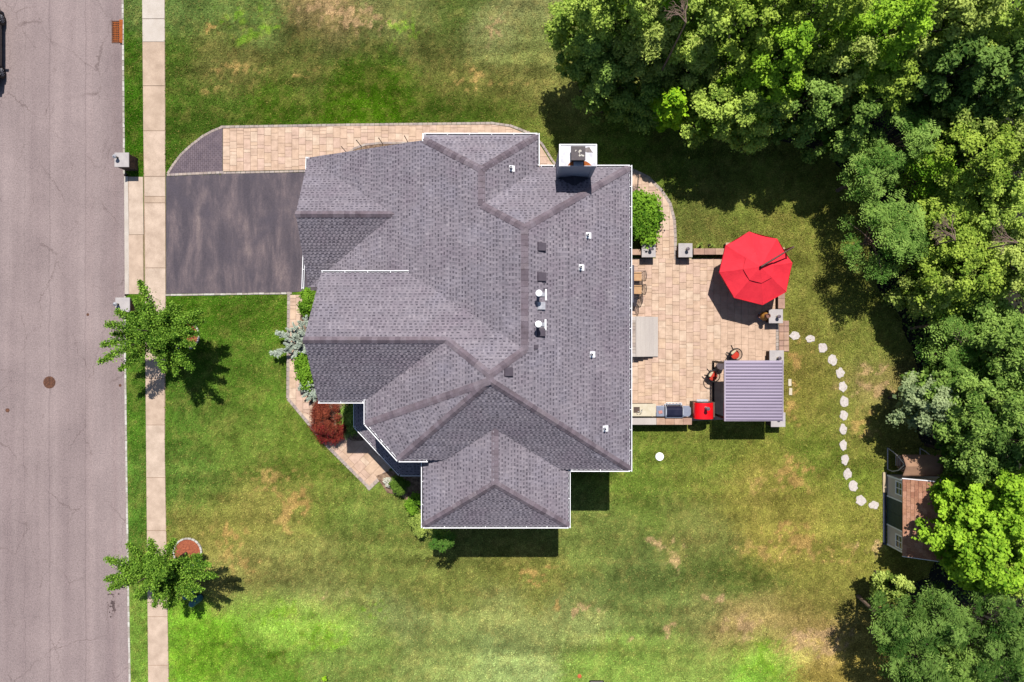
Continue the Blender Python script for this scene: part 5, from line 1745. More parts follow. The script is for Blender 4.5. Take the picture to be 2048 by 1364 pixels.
# garden stakes in the planting bed by the garage
for i, (px, py, lab) in enumerate(((693, 303, 'thin dark garden stake, nearest the street, by the side walkway'), (722, 290.5, 'thin dark garden stake with a leafy shoot at its foot'), (765, 286, 'thin dark garden stake with a knob, third along the side bed'), (815, 282, 'thin dark garden stake nearest the roof corner of the side bed'))):
    b = W(px + 1, py + 3, 0)
    t = thing('garden_stake', lab, 'stake', (b.x, b.y, 0.05), 'garden stakes by the garage')
    MB().tube([(b.x, b.y, 0.05), (b.x, b.y, 1.15)], 0.02, 6).build('rod', M['dkmetal'], t)
    MB().lathe(b.x, b.y, [(0.03, 1.15), (0.03, 1.18), (0.005, 1.2)], 8).build('tip', M['dkmetal'], t)

# ------------------------------------------------------------------ shed
SX0, SX1, SY1, SY0, SH = 20.23, 22.75, -7.2, -10.98, 1.70
shd = thing('garden_shed', 'cream garden shed with green doors and brown shingle roof, half under trees', 'shed', (SX0 + 1.2, (SY0 + SY1) / 2, 0))
M['cream_side'] = pmat('cream_siding', C(226, 212, 200, 1.5), C(214, 200, 188, 1.5), 1.5, rough=0.6, grain=0.05)
M['greendoor'] = pmat('dark_green_door', C(62, 92, 94), C(48, 76, 80), 5, rough=0.6, grain=0.08)
RZ = 2.45; RXM = (SX0 + SX1) / 2
sw = MB()
prof = [(SX0, 0.08), (SX1, 0.08), (SX1, SH), (RXM, RZ), (SX0, SH)]
n = 5
sw.add([(x, SY0, z) for x, z in prof] + [(x, SY1, z) for x, z in prof], [tuple(range(n)), tuple(range(2 * n - 1, n - 1, -1))] + [(i, n + i, n + (i + 1) % n, (i + 1) % n) for i in range(n)])
sw.build('wall', M['cream_side'], shd)
cl = MB()
for i in range(12):
    z = 0.2 + i * 0.12
    cl.box(SX0 - 0.008, SX0 + 0.0, SY0 + .06, SY1 - .06, z, z + 0.012)
cl.build('siding_lap', M['cream_side'], shd)
for yy in (SY0 - .004, SY1 - .076):
    MB().box(SX0 - 0.025, SX0 + 0.06, yy, yy + 0.08, 0.08, SH).build('corner_trim', M['white'], shd)
MB().box(SX0 - 0.03, SX0 + 0.02, SY0, SY1, SH - 0.10, SH - 0.002).build('frieze_board', M['white'], shd)
d0, d1 = G2(0, 1046)[1], G2(0, 992)[1]
dm_ = (d0 + d1) / 2
for a, b in ((d0, dm_ - .006), (dm_ + .006, d1)):
    d_ = MB().box(SX0 - 0.035, SX0 - .001, a, b, 0.10, SH - 0.11).build('door', M['greendoor'], shd)
    pl = MB()
    k = 5
    for i in range(k):
        y0 = a + .03 + (b - a - .06) * i / k
        pl.box(SX0 - 0.045, SX0 - 0.036, y0, y0 + (b - a - .06) / k - .012, 0.16, SH - 0.18)
    pl.build('door_plank', M['greendoor'], d_)
    MB().box(SX0 - 0.052, SX0 - 0.0455, a + .01, b - .01, 0.80, 0.88).build('door_batten', M['greendoor'], d_)
for yy in (d0 - .07, d1 + .005):
    MB().box(SX0 - 0.04, SX0 - .001, yy, yy + 0.065, 0.08, SH - 0.10).build('door_trim', M['white'], shd)
for yc in (G2(0, 967)[1], G2(0, 1070)[1]):
    zc0, zc1 = 0.95, 1.48
    f = MB()
    w = 0.30
    f.box(SX0 - 0.04, SX0 - .001, yc - w - .06, yc - w, zc0 - .06, zc1 + .06); f.box(SX0 - 0.04, SX0 - .001, yc + w, yc + w + .06, zc0 - .06, zc1 + .06)
    f.box(SX0 - 0.04, SX0 - .001, yc - w + .001, yc + w - .001, zc0 - .06, zc0); f.box(SX0 - 0.04, SX0 - .001, yc - w + .001, yc + w - .001, zc1, zc1 + .06)
    f.box(SX0 - 0.03, SX0 - .005, yc - .018, yc + .018, zc0, zc1); f.box(SX0 - 0.028, SX0 - .006, yc - w, yc + w, (zc0 + zc1) / 2 - .015, (zc0 + zc1) / 2 + .015)
    wf = f.build('window', M['white'], shd)
    for ya_, yb_ in ((yc - w, yc - .018), (yc + .018, yc + w)):
        MB().box(SX0 - 0.012, SX0 - .002, ya_ + .001, yb_ - .001, zc0, zc1).build('pane', M['glass'], wf)
# shed roof with individual shingle courses
M['brownshingle'] = pmat('brown_shingle', C(172, 116, 92), C(138, 88, 72), 4, rough=0.95, grain=0.2, gscale=30,
                         pieces=[C(192, 142, 114, 1.3), C(182, 130, 104, 1.3), C(200, 150, 124, 1.3), C(174, 122, 98, 1.3), C(188, 136, 108, 1.3)])
ov = 0.10
srf = MB()
for s in (-1, 1):
    xe = RXM + s * (RXM - SX0 + ov)
    ze = SH - (RZ - SH) / (RXM - SX0) * ov
    P = [(RXM, SY0 - .1), (xe, SY0 - .1), (xe, SY1 + .1), (RXM, SY1 + .1)]
    srf.prism(P, [RZ, ze, ze, RZ], [RZ + .05, ze + .05, ze + .05, RZ + .05])
sr = srf.build('roof', M['brownshingle'], shd)
sl_ = math.hypot(RXM - SX0 + ov, RZ - ze)
me = None
for s in (-1, 1):
    dr = Vector((s * (RXM - SX0 + ov), 0, ze - RZ)).normalized()
    nr = Vector((-dr.z * s, 0, dr.x * s)).normalized()
    rows = 9
    for r_ in range(rows):
        for j in range(13):
            y0 = SY0 - .1 + j * 0.305 - (r_ % 2) * 0.15
            y1 = min(SY1 + .1, y0 + 0.297); y0 = max(SY0 - .1, y0)
            if y1 - y0 < .04: continue
            if s > 0 and r_ > 5: continue
            a = Vector((RXM, 0, RZ + .05)) + dr * (sl_ * r_ / rows); b = Vector((RXM, 0, RZ + .05)) + dr * (sl_ * (r_ + 1) / rows)
            vs = [a + nr * .004, b + nr * .004, b + nr * .026, a + nr * .008]
            vv = [Vector((p.x, y0, p.z)) for p in vs] + [Vector((p.x, y1, p.z)) for p in vs]
            MB().add(vv, [(0, 1, 2, 3), (7, 6, 5, 4), (3, 2, 6, 7), (1, 5, 6, 2), (0, 4, 5, 1), (0, 3, 7, 4)]).build('shingle', M['brownshingle'], sr)
for s in (-1, 1):
    for yy in (SY0 - .115, SY1 + .115):
        MB().bar((RXM, yy, RZ + .0), (RXM + s * (RXM - SX0 + ov), yy, ze + .0), 0.03, 0.14).build('rake_board', M['white'], shd)
MB().box(SX0 - 0.24, SX0 - 0.05, G2(0, 984)[1], G2(0, 944)[1], 0.0, 0.09).build('ground_board', pmat('pale_board', C(236, 214, 178), C(220, 196, 160), 5, stretch=(4, .5, 1)), shd)
MB().box(SX0 - 0.22, SX0 - 0.05, G2(0, 1089)[1], G2(0, 985)[1], 0.0, 0.05).build('ramp', pmat('slate_ramp', C(78, 84, 100), C(64, 70, 86), 5), shd)

# ------------------------------------------------------------------ garden swing with canopy
sg = thing('garden_swing', 'canopied garden swing with grey curved tube frame beside the shed', 'swing', (21.1, -6.4, 0))
M['tube'] = pmat('grey_tube', C(226, 218, 218, 1.2), C(210, 202, 204, 1.2), 5, rough=0.5, metal=0.0, grain=0.04)
M['canvas'] = pmat('brown_canvas', C(196, 154, 124), C(178, 138, 112), 3, rough=0.9, grain=0.06)
for x in (20.27, 22.02):
    y0, y1, ym = -5.78, -6.92, -6.40
    MB().tube([(x, y0, 0.03), (x, y1, 0.03)], 0.028, 8).build('base_tube', M['tube'], sg, smooth=True)
    MB().tube([(x, y0, 0.03), (x, y0 - .10, 0.5), (x, y0 - .26, 1.0), (x, ym + .04, 1.6)], 0.028, 8).build('frame_leg', M['tube'], sg, smooth=True)
    MB().tube([(x, y1, 0.03), (x, y1 - .02, 0.5), (x, y1 + .14, 1.05), (x, ym - .02, 1.58)], 0.028, 8).build('frame_leg', M['tube'], sg, smooth=True)
MB().tube([(20.2, ym, 1.6), (22.09, ym, 1.6)], 0.03, 8).build('top_tube', M['tube'], sg, smooth=True)
cv = MB()
gr_ = []
ns = 10
for i in range(ns + 1):
    row = []
    for j in range(ns + 1):
        u, v = i / ns, j / ns
        ew = 1 - 0.06 * math.sin(math.pi * v)
        x = 21.13 + (u - .5) * 2.05 * ew
        y = -6.42 + (v - .5) * 1.12
        z = 1.93 - 0.34 * abs(v - .5) * 1.4 - 0.05 * math.sin(math.pi * u)
        row.append((x, y, z))
    gr_.append(row)
cv.add([p for r_ in gr_ for p in r_], [(i * (ns + 1) + j, (i + 1) * (ns + 1) + j, (i + 1) * (ns + 1) + j + 1, i * (ns + 1) + j + 1) for i in range(ns) for j in range(ns)])
co_ = cv.build('canopy', M['canvas'], sg, smooth=True)
sm = co_.modifiers.new('solid', 'SOLIDIFY'); sm.thickness = 0.012
MB().box(20.5, 21.8, -6.65, -6.1, 0.42, 0.5).build('bench_seat', M['canvas'], sg, bevel=0.02)
MB().add([(20.5, -6.66, 0.5), (21.8, -6.66, 0.5), (21.8, -6.84, 0.98), (20.5, -6.84, 0.98), (20.5, -6.70, 0.5), (21.8, -6.70, 0.5), (21.8, -6.88, 0.98), (20.5, -6.88, 0.98)],
         [(0, 1, 2, 3), (7, 6, 5, 4), (0, 4, 5, 1), (3, 2, 6, 7), (1, 5, 6, 2), (0, 3, 7, 4)]).build('bench_back', M['canvas'], sg)
for x in (20.55, 21.75):
    MB().tube([(x, -6.4, 1.6), (x, -6.15, 0.5)], 0.012, 5).build('hanger', M['tube'], sg)
    MB().tube([(x, -6.4, 1.6), (x, -6.78, 0.9)], 0.012, 5).build('hanger', M['tube'], sg)
for k in range(3):
    MB().tube([(20.42 + k * .05, -6.05, 0.55 + k * .1), (20.42 + k * .05, -6.62, 0.55 + k * .1)], 0.014, 6).build('arm_tube', M['tube'], sg)

# ------------------------------------------------------------------ trees and shrubs
def basis(nrm, rs):
    n = len(nrm)
    t = rs.normal(size=(n, 3))
    u = np.cross(nrm, t)
    u /= np.linalg.norm(u, axis=1, keepdims=True) + 1e-9
    w = np.cross(nrm, u)
    return u, w

def leaf_quads(pos, nrm, L, Wd, rs, axis=None):
    """one folded rhombus per leaf"""
    n = len(pos)
    nrm = nrm / (np.linalg.norm(nrm, axis=1, keepdims=True) + 1e-9)
    if axis is None:
        u, w = basis(nrm, rs)
    else:
        u = axis - nrm * np.sum(axis * nrm, 1, keepdims=True)
        u /= np.linalg.norm(u, axis=1, keepdims=True) + 1e-9
        w = np.cross(nrm, u)
    L = L[:, None] if hasattr(L, '__len__') else L
    Wd = Wd[:, None] if hasattr(Wd, '__len__') else Wd
    a = pos - u * L * 0.5
    b = pos - w * Wd * 0.5 + nrm * L * 0.06
    c = pos + u * L * 0.5 - nrm * L * 0.05
    d = pos + w * Wd * 0.5 + nrm * L * 0.06
    return np.stack([a, b, c, d], 1).reshape(-1, 3)

def crown_leaves(clumps, per, L, Wd, rs, flat=0.65, up=0.9):
    """clumps: array of x,y,z,r. leaves thickest in each clump's outer shell"""
    n = len(clumps)
    w = clumps[:, 3] ** 2
    cnt = np.maximum(12, (per * n * w / w.sum()).astype(int))
    idx = np.repeat(np.arange(n), cnt)
    m = len(idx)
    d = rs.normal(size=(m, 3)); d /= np.linalg.norm(d, axis=1, keepdims=True)
    d[:, 2] = np.where((d[:, 2] < -0.2) & (rs.rand(m) < 0.75), -d[:, 2], d[:, 2])
    rad = rs.rand(m) ** 0.42 * (1 + 0.34 * rs.normal(size=m))
    r = clumps[idx, 3]
    pos = clumps[idx, :3] + d * (rad * r)[:, None] * np.array([1, 1, flat])
    nrm = d * 0.55 + np.array([0, 0, up]) + rs.normal(size=(m, 3)) * 0.42
    sz = rs.uniform(0.7, 1.3, m)
    v = leaf_quads(pos, nrm, L * sz, Wd * sz, rs)
    ct = rs.rand(n)
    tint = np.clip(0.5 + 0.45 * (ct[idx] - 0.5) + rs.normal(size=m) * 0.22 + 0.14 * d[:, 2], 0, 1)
    return v, tint

def pinnate_leaves(tips, rs, flen=0.5, nf=10, pairs=5, lw=0.066, ll=0.20):
    """rosettes of drooping compound leaves"""
    n = len(tips)
    P, N, A, Ls, T = [], [], [], [], []
    for i in range(n):
        x, y, z, s = tips[i]
        k = nf + rs.randint(-2, 3)
        a0 = rs.rand() * 6.28
        tt = rs.rand()
        for j in range(k):
            a = a0 + j * 2.4
            el = rs.uniform(-0.15, 0.75)
            L = flen * s * rs.uniform(0.7, 1.15)
            dr = np.array([math.cos(a) * math.cos(el), math.sin(a) * math.cos(el), math.sin(el)])
            sd = np.array([-math.sin(a), math.cos(a), 0])
            t = np.linspace(0.18, 1, pairs)
            spine = np.array([x, y, z])[None] + dr[None] * (t * L)[:, None] + np.array([0, 0, -1])[None] * (0.45 * L * t ** 2)[:, None]
            for sg in (-1, 1):
                ln = ll * s * (1 - 0.45 * np.abs(t - 0.45))
                ax = sd[None] * sg * 0.9 + dr[None] * 0.45 + np.array([0, 0, -0.18])[None]
                ax = np.repeat(ax, pairs, 0)
                P.append(spine + ax * (ln * 0.5)[:, None]); A.append(ax); Ls.append(ln)
                nn_ = np.array([0, 0, 1.0])[None] + rs.normal(size=(pairs, 3)) * 0.25
                N.append(nn_); T.append(np.clip(np.full(pairs, 0.05 + 0.85 * tt) + rs.normal(size=pairs) * .12, 0, 1))
    P = np.concatenate(P); N = np.concatenate(N); A = np.concatenate(A); Ls = np.concatenate(Ls); T = np.concatenate(T)
    return leaf_quads(P, N, Ls, np.full(len(P), lw) * (Ls / ll) ** 0.5, rs, axis=A), T

def add_leaves(name, v, tint, mat, parent):
    off = np.array(root_of(parent).location)
    me = mesh_np(name, v - off[None], 4, mat, tint=tint)
    o = bpy.data.objects.new(name, me); COL.objects.link(o); o.parent = parent
    return o

M['bark'] = pmat('bark', C(116, 96, 84), C(76, 62, 54), 8, bump=0.6, bscale=16, grain=0.25)
M['palebark'] = pmat('pale_bark', C(176, 150, 132), C(136, 112, 98), 8, bump=0.4, grain=0.2)
LM = {
    'mid': leafmat('mid_green_leaves', C(80, 108, 32), C(166, 186, 84)),
    'olive': leafmat('olive_leaves', C(82, 104, 36), C(164, 178, 90)),
    'lime': leafmat('lime_leaves', C(88, 132, 24), C(168, 206, 60), 0.34, f=1.8),
    'yellow': leafmat('yellow_green_leaves', C(90, 122, 32), C(172, 194, 78), 0.32, f=1.8),
    'blue': leafmat('blue_green_leaves', C(62, 100, 32), C(148, 184, 88), f=1.25),
    'dark': leafmat('dark_green_leaves', C(60, 90, 28), C(134, 160, 76)),
    'sumac': leafmat('sumac_leaves', C(80, 126, 42), C(168, 204, 98), f=1.3),
    'grey': leafmat('grey_green_leaves', C(104, 124, 84), C(172, 188, 136), f=1.8),
    'vine': leafmat('vine_leaves', C(96, 150, 20), C(176, 214, 48), 0.34, f=1.8),
    'street': leafmat('street_tree_leaves', C(52, 92, 18), C(150, 190, 70), f=1.8),
    'red': leafmat('red_maple_leaves', C(96, 30, 34), C(176, 92, 66), 0.2, f=1.25),
    'crimson': leafmat('crimson_leaves', C(120, 24, 36), C(176, 46, 54), 0.2, f=1.2),
    'silver': leafmat('silver_spruce_needles', C(140, 158, 142), C(216, 226, 210), 0.1, 0.8, f=1.5),
    'shrub': leafmat('shrub_leaves', C(76, 124, 22), C(154, 202, 60), f=1.25),
    'box': leafmat('boxwood_leaves', C(66, 104, 30), C(128, 164, 62), f=1.2),
    'pale': leafmat('pale_leaves', C(120, 160, 80), C(200, 222, 150), f=1.2),
    'flower': leafmat('white_flowers', C(220, 220, 190), C(250, 248, 232), 0.1, f=1.0),
}

def trunk_and_limbs(t, base, top, clumps, rs, r0, mat, nl=9):
    mid = base.lerp(top, 0.5) + Vector((rs.normal() * .12, rs.normal() * .12, 0))
    MB().tube([base - Vector((0, 0, .05)), base.lerp(mid, .5), mid, top], [r0 * 1.15, r0 * .9, r0 * .7, r0 * .3], 8).build('trunk', mat, t, smooth=True)
    lm = MB()
    sel = rs.permutation(len(clumps))[:nl]
    for i in sel:
        c = Vector(clumps[i, :3])
        f = rs.uniform(0.35, 0.85)
        s = base.lerp(mid, f * 2) if f < .5 else mid.lerp(top, f * 2 - 1)
        m = s.lerp(c, .5) + Vector((0, 0, rs.uniform(.0, .25)))
        lm.tube([s, m, c], [r0 * .38, r0 * .25, r0 * .08], 6)
    lm.build('limbs', mat, t, smooth=True)

def broad_tree(label, px, py, rpx, top, leaf, seed, per=225, ncl=None, L=0.122, Wd=0.085, low=0.45, group='trees of the wood', name='broadleaf_tree', flat=0.65, wob=0.35, barkm='bark', el=(1, 1)):
    rs = np.random.RandomState(seed)
    zc = top * 0.68
    c = W(px, py, zc)
    r = rpx * SCL * (1 - zc / ALT)
    r *= 1.1
    if ncl is None: ncl = int(22 + 19 * r * r)
    base = Vector((c.x + rs.normal() * .15, c.y + rs.normal() * .15, 0))
    t = thing(name, label, 'tree', base, group)
    th = rs.rand(ncl) * 6.283; q = np.sqrt(rs.rand(ncl)) ** .85
    lob = 1 + wob * 0.5 * (np.sin(th * 3 + rs.rand() * 6) + 0.8 * np.sin(th * 5 + rs.rand() * 6)) * .6
    bump = np.array([vnoise(np.array([a * .9 + seed]), np.array([b_ * .9]), 1.0, 3)[0] for a, b_ in zip(q * np.cos(th) * r, q * np.sin(th) * r)])
    zt = zc + (top - zc) * (1.1 - 1.5 * q ** 2.2) + (bump - .5) * 1.9
    zt = zt - (rs.rand(ncl) < .3) * rs.rand(ncl) * (top - top * low) * .6
    pos = np.stack([c.x + np.cos(th) * q * r * lob * el[0], c.y + np.sin(th) * q * r * lob * el[1], np.maximum(zt, top * low * .75)], 1)
    cr = rs.uniform(0.20, 0.42, ncl) * (0.62 + 0.17 * r)
    clumps = np.concatenate([pos, cr[:, None]], 1)
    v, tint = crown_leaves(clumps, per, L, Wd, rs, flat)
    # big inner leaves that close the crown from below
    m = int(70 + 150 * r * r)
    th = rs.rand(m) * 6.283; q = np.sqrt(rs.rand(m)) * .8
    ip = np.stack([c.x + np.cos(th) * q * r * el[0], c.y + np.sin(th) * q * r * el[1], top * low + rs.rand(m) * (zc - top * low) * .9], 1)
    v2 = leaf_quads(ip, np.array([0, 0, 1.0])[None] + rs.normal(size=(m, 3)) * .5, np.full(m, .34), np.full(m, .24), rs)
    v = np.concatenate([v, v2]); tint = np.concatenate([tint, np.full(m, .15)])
    trunk_and_limbs(t, base, Vector((c.x, c.y, zc)), clumps, rs, 0.04 + 0.035 * r, M[barkm])
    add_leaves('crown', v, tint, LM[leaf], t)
    return t

def sumac_tree(label, px, py, rpx, top, leaf, seed, n=None, group='sumac trees at the wood edge', s=1.0, name='sumac_tree', el=(1, 1), fl=0.5):
    rs = np.random.RandomState(seed)
    zc = top * 0.78
    c = W(px, py, zc)
    r = rpx * SCL * (1 - zc / ALT)
    if n is None: n = int(10 + 10.5 * r * r)
    base = Vector((c.x, c.y, 0))
    t = thing(name, label, 'tree', base, group)
    th = rs.rand(n) * 6.28; q = np.sqrt(rs.rand(n))
    x = c.x + r * .9 * q * np.cos(th) * el[0]; y = c.y + r * .9 * q * np.sin(th) * el[1]
    z = zc + (top - zc) * (1 - q ** 2) + rs.normal(size=n) * .42 - (rs.rand(n) < .3) * .9
    sc = rs.uniform(0.8, 1.25, n) * s
    tips = np.stack([x, y, z, sc], 1)
    v, tint = pinnate_leaves(tips, rs, flen=fl)
    trunk_and_limbs(t, base, Vector((c.x, c.y, zc * .8)), tips, rs, 0.07 + .02 * r, M['palebark'], nl=min(n, 22))
    add_leaves('crown', v, tint, LM[leaf], t)
    return t

def shrub(label, px, py, h, rx, ry, leaf, seed, per=260, ncl=26, L=0.10, Wd=0.07, name='shrub', group=None, cat='shrub', flat=0.7, cz=0.62):
    rs = np.random.RandomState(seed)
    c = W(px, py, h * .7)
    t = thing(name, label, cat, (c.x, c.y, 0), group)
    d = rs.normal(size=(ncl, 3)); d /= np.linalg.norm(d, axis=1, keepdims=True); d[:, 2] = np.abs(d[:, 2])
    q = rs.uniform(.45, .9, ncl)
    pos = np.stack([c.x + d[:, 0] * rx * q, c.y + d[:, 1] * ry * q, h * .35 + d[:, 2] * h * .5 * q + .05], 1)
    cr = rs.uniform(.22, .36, ncl) * (rx + ry) / 2 * 1.1
    clumps = np.concatenate([pos, np.minimum(cr, h * .6)[:, None]], 1)
    v, tint = crown_leaves(clumps, per, L, Wd, rs, flat)
    v[:, 2] = np.maximum(v[:, 2], 0.02)
    st = MB()
    for i in range(5):
        st.tube([(c.x + rs.normal() * .05, c.y + rs.normal() * .05, 0), tuple(pos[i])], [.025, .008], 5)
    st.build('stem', M['bark'], t)
    add_leaves('foliage', v, tint, LM[leaf], t)
    return t

# ---- street trees: whorls of leafy limbs reaching out like spokes
def street_tree(label, gx, gy, px, py, seed, spikes):
    rs = np.random.RandomState(seed)
    b = W(gx, gy, 0)
    t = thing('street_tree', label, 'tree', (b.x, b.y, 0), 'street trees')
    ctr = W(px, py, 3.7)
    top = Vector((b.x + (ctr.x - b.x) * .8, b.y + (ctr.y - b.y) * .8, 5.0))
    MB().tube([b - Vector((0, 0, .05)), b + Vector((0.02, 0, 1.2)), b.lerp(top, .6), top], [.10, .085, .06, .02], 10).build('trunk', M['bark'], t, smooth=True)
    lm = MB()
    P, N = [], []
    for (tx, ty, hz) in spikes:
        e = W(tx, ty, hz)
        z0 = max(1.3, hz - rs.uniform(.5, 1.0))
        s = b.lerp(top, z0 / 5.0)
        m = s.lerp(e, .5) + Vector((rs.normal() * .05, rs.normal() * .05, rs.uniform(.05, .2)))
        lm.tube([s, m, e], [.035, .022, .006], 6)
        ln = (e - s).length
        k = int(520 * ln)
        f = rs.rand(k) ** .85
        sa, ma, ea = np.array(s), np.array(m), np.array(e)
        pt = np.where(f[:, None] < .5, sa + (ma - sa) * (f * 2)[:, None], ma + (ea - ma) * (f * 2 - 1)[:, None])
        wd = 0.035 + 0.10 * np.sin(np.pi * np.clip(f, 0, 1) ** .8) * (0.75 + .5 * np.sin(f * 17 + rs.rand() * 6) ** 2) + .03
        P.append(pt + rs.normal(size=(k, 3)) * wd[:, None] * np.array([1, 1, .6]))
        N.append(np.array([0, 0, .8]) + rs.normal(size=(k, 3)) * .75)
    P = np.concatenate(P); N = np.concatenate(N); n = len(P)
    sz = rs.uniform(.75, 1.3, n)
    v = leaf_quads(P, N, .095 * sz, .06 * sz, rs)
    tint = np.clip(.45 + rs.normal(size=n) * .32, 0, 1)
    lm.build('limbs', M['bark'], t, smooth=True)
    add_leaves('crown', v, tint, LM['street'], t)
    return t
def spikes_for(px, py, tips, seed, n=17, r=60):
    rs = random.Random(seed)
    out = [(x, y, rs.uniform(3.0, 3.9)) for x, y in tips]
    for i in range(n):
        a = rs.uniform(0, 6.28); q = rs.uniform(.35, 1.0)
        out.append((px + r * q * math.cos(a), py + r * q * math.sin(a) * .9, 5.3 - 1.7 * q + rs.uniform(-.3, .3)))
    return out
street_tree('street tree with spiky limbs over the driveway pillar and sidewalk', 371, 671, 306, 658, 41,
            spikes_for(306, 660, [(279, 562), (212, 648), (198, 724), (204, 690), (232, 622), (402, 622), (398, 668), (384, 738), (352, 748), (240, 740), (300, 612), (345, 606), (328, 742), (225, 668), (362, 612), (270, 600), (408, 640), (372, 640), (380, 660), (360, 690), (376, 700), (350, 660), (390, 690), (345, 640)], 1))
street_tree('street tree with spiky limbs over the teal utility pedestals', 374, 1106, 306, 1144, 43,
            spikes_for(306, 1146, [(212, 1118), (212, 1160), (218, 1176), (236, 1136), (300, 1080), (256, 1088), (348, 1080), (402, 1112), (432, 1152), (404, 1180), (308, 1212), (352, 1206), (386, 1196), (270, 1196), (230, 1170), (420, 1130), (330, 1214)], 2))
# mulch rings with white edging stones
for gx, gy, lab in ((371, 671, 'mulch ring edged in white stones under the driveway street tree'), (376, 1104, 'mulch ring edged in white stones under the lower street tree')):
    x, y = G2(gx, gy)
    t = thing('mulch_ring', lab, 'mulch ring', (x, y, 0), 'mulch rings')
    R_ = 0.74
    MB().lathe(x, y, [(R_, 0), (R_ - .05, .05), (.3, .09), (.01, .11)], 24).build('mulch', M['mulch'], t)
    me = None
    for k in range(22):
        a = 2 * math.pi * k / 22
        if me is None:
            o = MB().box(-.1, .1, -.05, .05, 0, .1).build('edging_stone', M['kerb'], t, local=True, bevel=.02); me = o
        else:
            o = me.copy(); COL.objects.link(o)
        o.location = (R_ * math.cos(a), R_ * math.sin(a), 0); o.rotation_euler = (0, 0, a + math.pi / 2)

# ---- the wood, north side
BT = broad_tree
BT('grey green tree at the wood corner nearest the open lawn, top edge', 1170, 40, 62, 8.0, 'mid', 101)
BT('dense mid green tree second from the lawn at the top edge', 1262, 18, 72, 9.0, 'mid', 102, L=.14)
BT('low dark tree on the lawn side of the wood, above the chimney', 1185, 122, 50, 5.6, 'dark', 103)
BT('pale topped tree with feathery leaves directly up from the chimney', 1292, 84, 68, 7.2, 'olive', 104, L=.17, Wd=.06)
BT('dark lower tree overhanging the lawn up from the chimney', 1222, 172, 48, 5.0, 'dark', 105)
BT('large mid green tree at the top edge above the bright vine', 1388, 30, 74, 9.2, 'mid', 106)
BT('feathery olive tree between the chimney side trees and the vine', 1380, 130, 62, 6.0, 'olive', 107, L=.17, Wd=.06)
BT('small dark tree behind the bright vine, at the lawn edge', 1292, 212, 34, 4.2, 'dark', 108)
BT('bright yellow green vine covered tree hanging over the lawn edge', 1336, 210, 30, 5.2, 'vine', 109, per=190, L=.2, Wd=.17, name='vine_covered_tree')
BT('bright vine tangled tree top at the top edge beside bare twigs', 1338, 22, 26, 9.6, 'vine', 110, L=.19, Wd=.16, name='vine_covered_tree')
BT('mid green tree right of the bright vine at the shadowed lawn edge', 1430, 215, 56, 5.8, 'mid', 111)
BT('tall lime tinted tree at the top edge, middle of the wood', 1500, 38, 80, 9.2, 'yellow', 112)
BT('sunny lime green tree in the middle of the north wood', 1540, 140, 66, 8.0, 'lime', 113, L=.14)
BT('mid green tree above the black lawn shadow', 1500, 225, 56, 5.8, 'mid', 114)
BT('yellow green tall tree at the top edge right of centre', 1622, 40, 80, 9.4, 'yellow', 115)
BT('dark blue green tree at the lawn edge right of the black shadow', 1600, 215, 58, 6.0, 'dark', 116)
BT('brightest lime tree, tall, upper right wood', 1755, 72, 76, 9.2, 'lime', 117)
BT('yellow green tree with drooping sprays below the brightest lime tree', 1735, 175, 58, 7.2, 'yellow', 118)
BT('dark tree between the lime trees and the sumacs', 1662, 150, 50, 7.0, 'olive', 119)
BT('tall olive tree at the top edge towards the right corner', 1870, 52, 80, 9.2, 'olive', 120, L=.17, Wd=.08)
BT('tall tree filling the top right photo corner', 1995, 40, 80, 9.4, 'mid', 121)
BT('blue green tree below the olive tree, upper right', 1872, 160, 62, 8.0, 'blue', 122, L=.2, Wd=.1)
BT('pale blue green layered tree at the right photo edge, upper part', 1990, 165, 74, 8.6, 'blue', 123, L=.22, Wd=.1)
# ---- east side
sumac_tree('sumac with rosettes of leaves, topmost of the sumacs', 1800, 278, 58, 5.2, 'sumac', 130)
sumac_tree('sumac at the lawn edge above the largest sumac', 1742, 350, 48, 4.4, 'sumac', 131)
sumac_tree('largest sumac, level with the red umbrella, casting a long shadow', 1772, 478, 78, 4.8, 'sumac', 132, el=(.85, 1.1))
sumac_tree('pale green sumac behind the upper sumacs', 1862, 345, 44, 5.4, 'lime', 133)
BT('yellow green tree with fine leaves right of the sumacs', 1925, 320, 70, 7.4, 'yellow', 134)
BT('tall tree at the right photo edge beside the yellow green one', 2022, 290, 58, 8.0, 'olive', 135)
BT('mid green tree right of the largest sumac, by the bare branches', 1870, 445, 50, 5.4, 'yellow', 136)
BT('bright leafy tree at the right edge above the bare branches', 1990, 410, 62, 6.4, 'mid', 137)
BT('wide yellow green tree in the middle of the right side', 1920, 548, 78, 5.8, 'yellow', 138, per=180)
BT('tree at the right photo edge level with the red umbrella', 2020, 530, 62, 6.8, 'olive', 139)
sumac_tree('small bright sumac tuft in the dark gap, level with the gazebo top', 1885, 655, 24, 3.6, 'sumac', 140)
sumac_tree('sumac tuft just below the small bright one in the gap', 1898, 705, 34, 3.6, 'sumac', 141)
sumac_tree('isolated lime sumac tuft right of the gap', 1950, 670, 20, 3.8, 'lime', 142)
sumac_tree('lowest lime sumac tuft near the bare twigs', 1932, 740, 26, 3.4, 'sumac', 143)
BT('dark tree at the right photo edge below the gap', 2010, 700, 60, 6.2, 'dark', 144, L=.17, Wd=.075)
BT('grey green pale leaved tree leaning over the lawn above the shed', 1850, 806, 46, 4.4, 'grey', 145, L=.13, Wd=.09)
BT('dark blue green tree right of the grey green one', 1945, 815, 66, 6.2, 'dark', 146, L=.17, Wd=.075)
BT('dark tree at the right edge above the lime maple', 2020, 880, 58, 7.0, 'blue', 147, L=.17, Wd=.075)
BT('low dark tree beside the garden swing', 1935, 910, 46, 4.6, 'dark', 148)
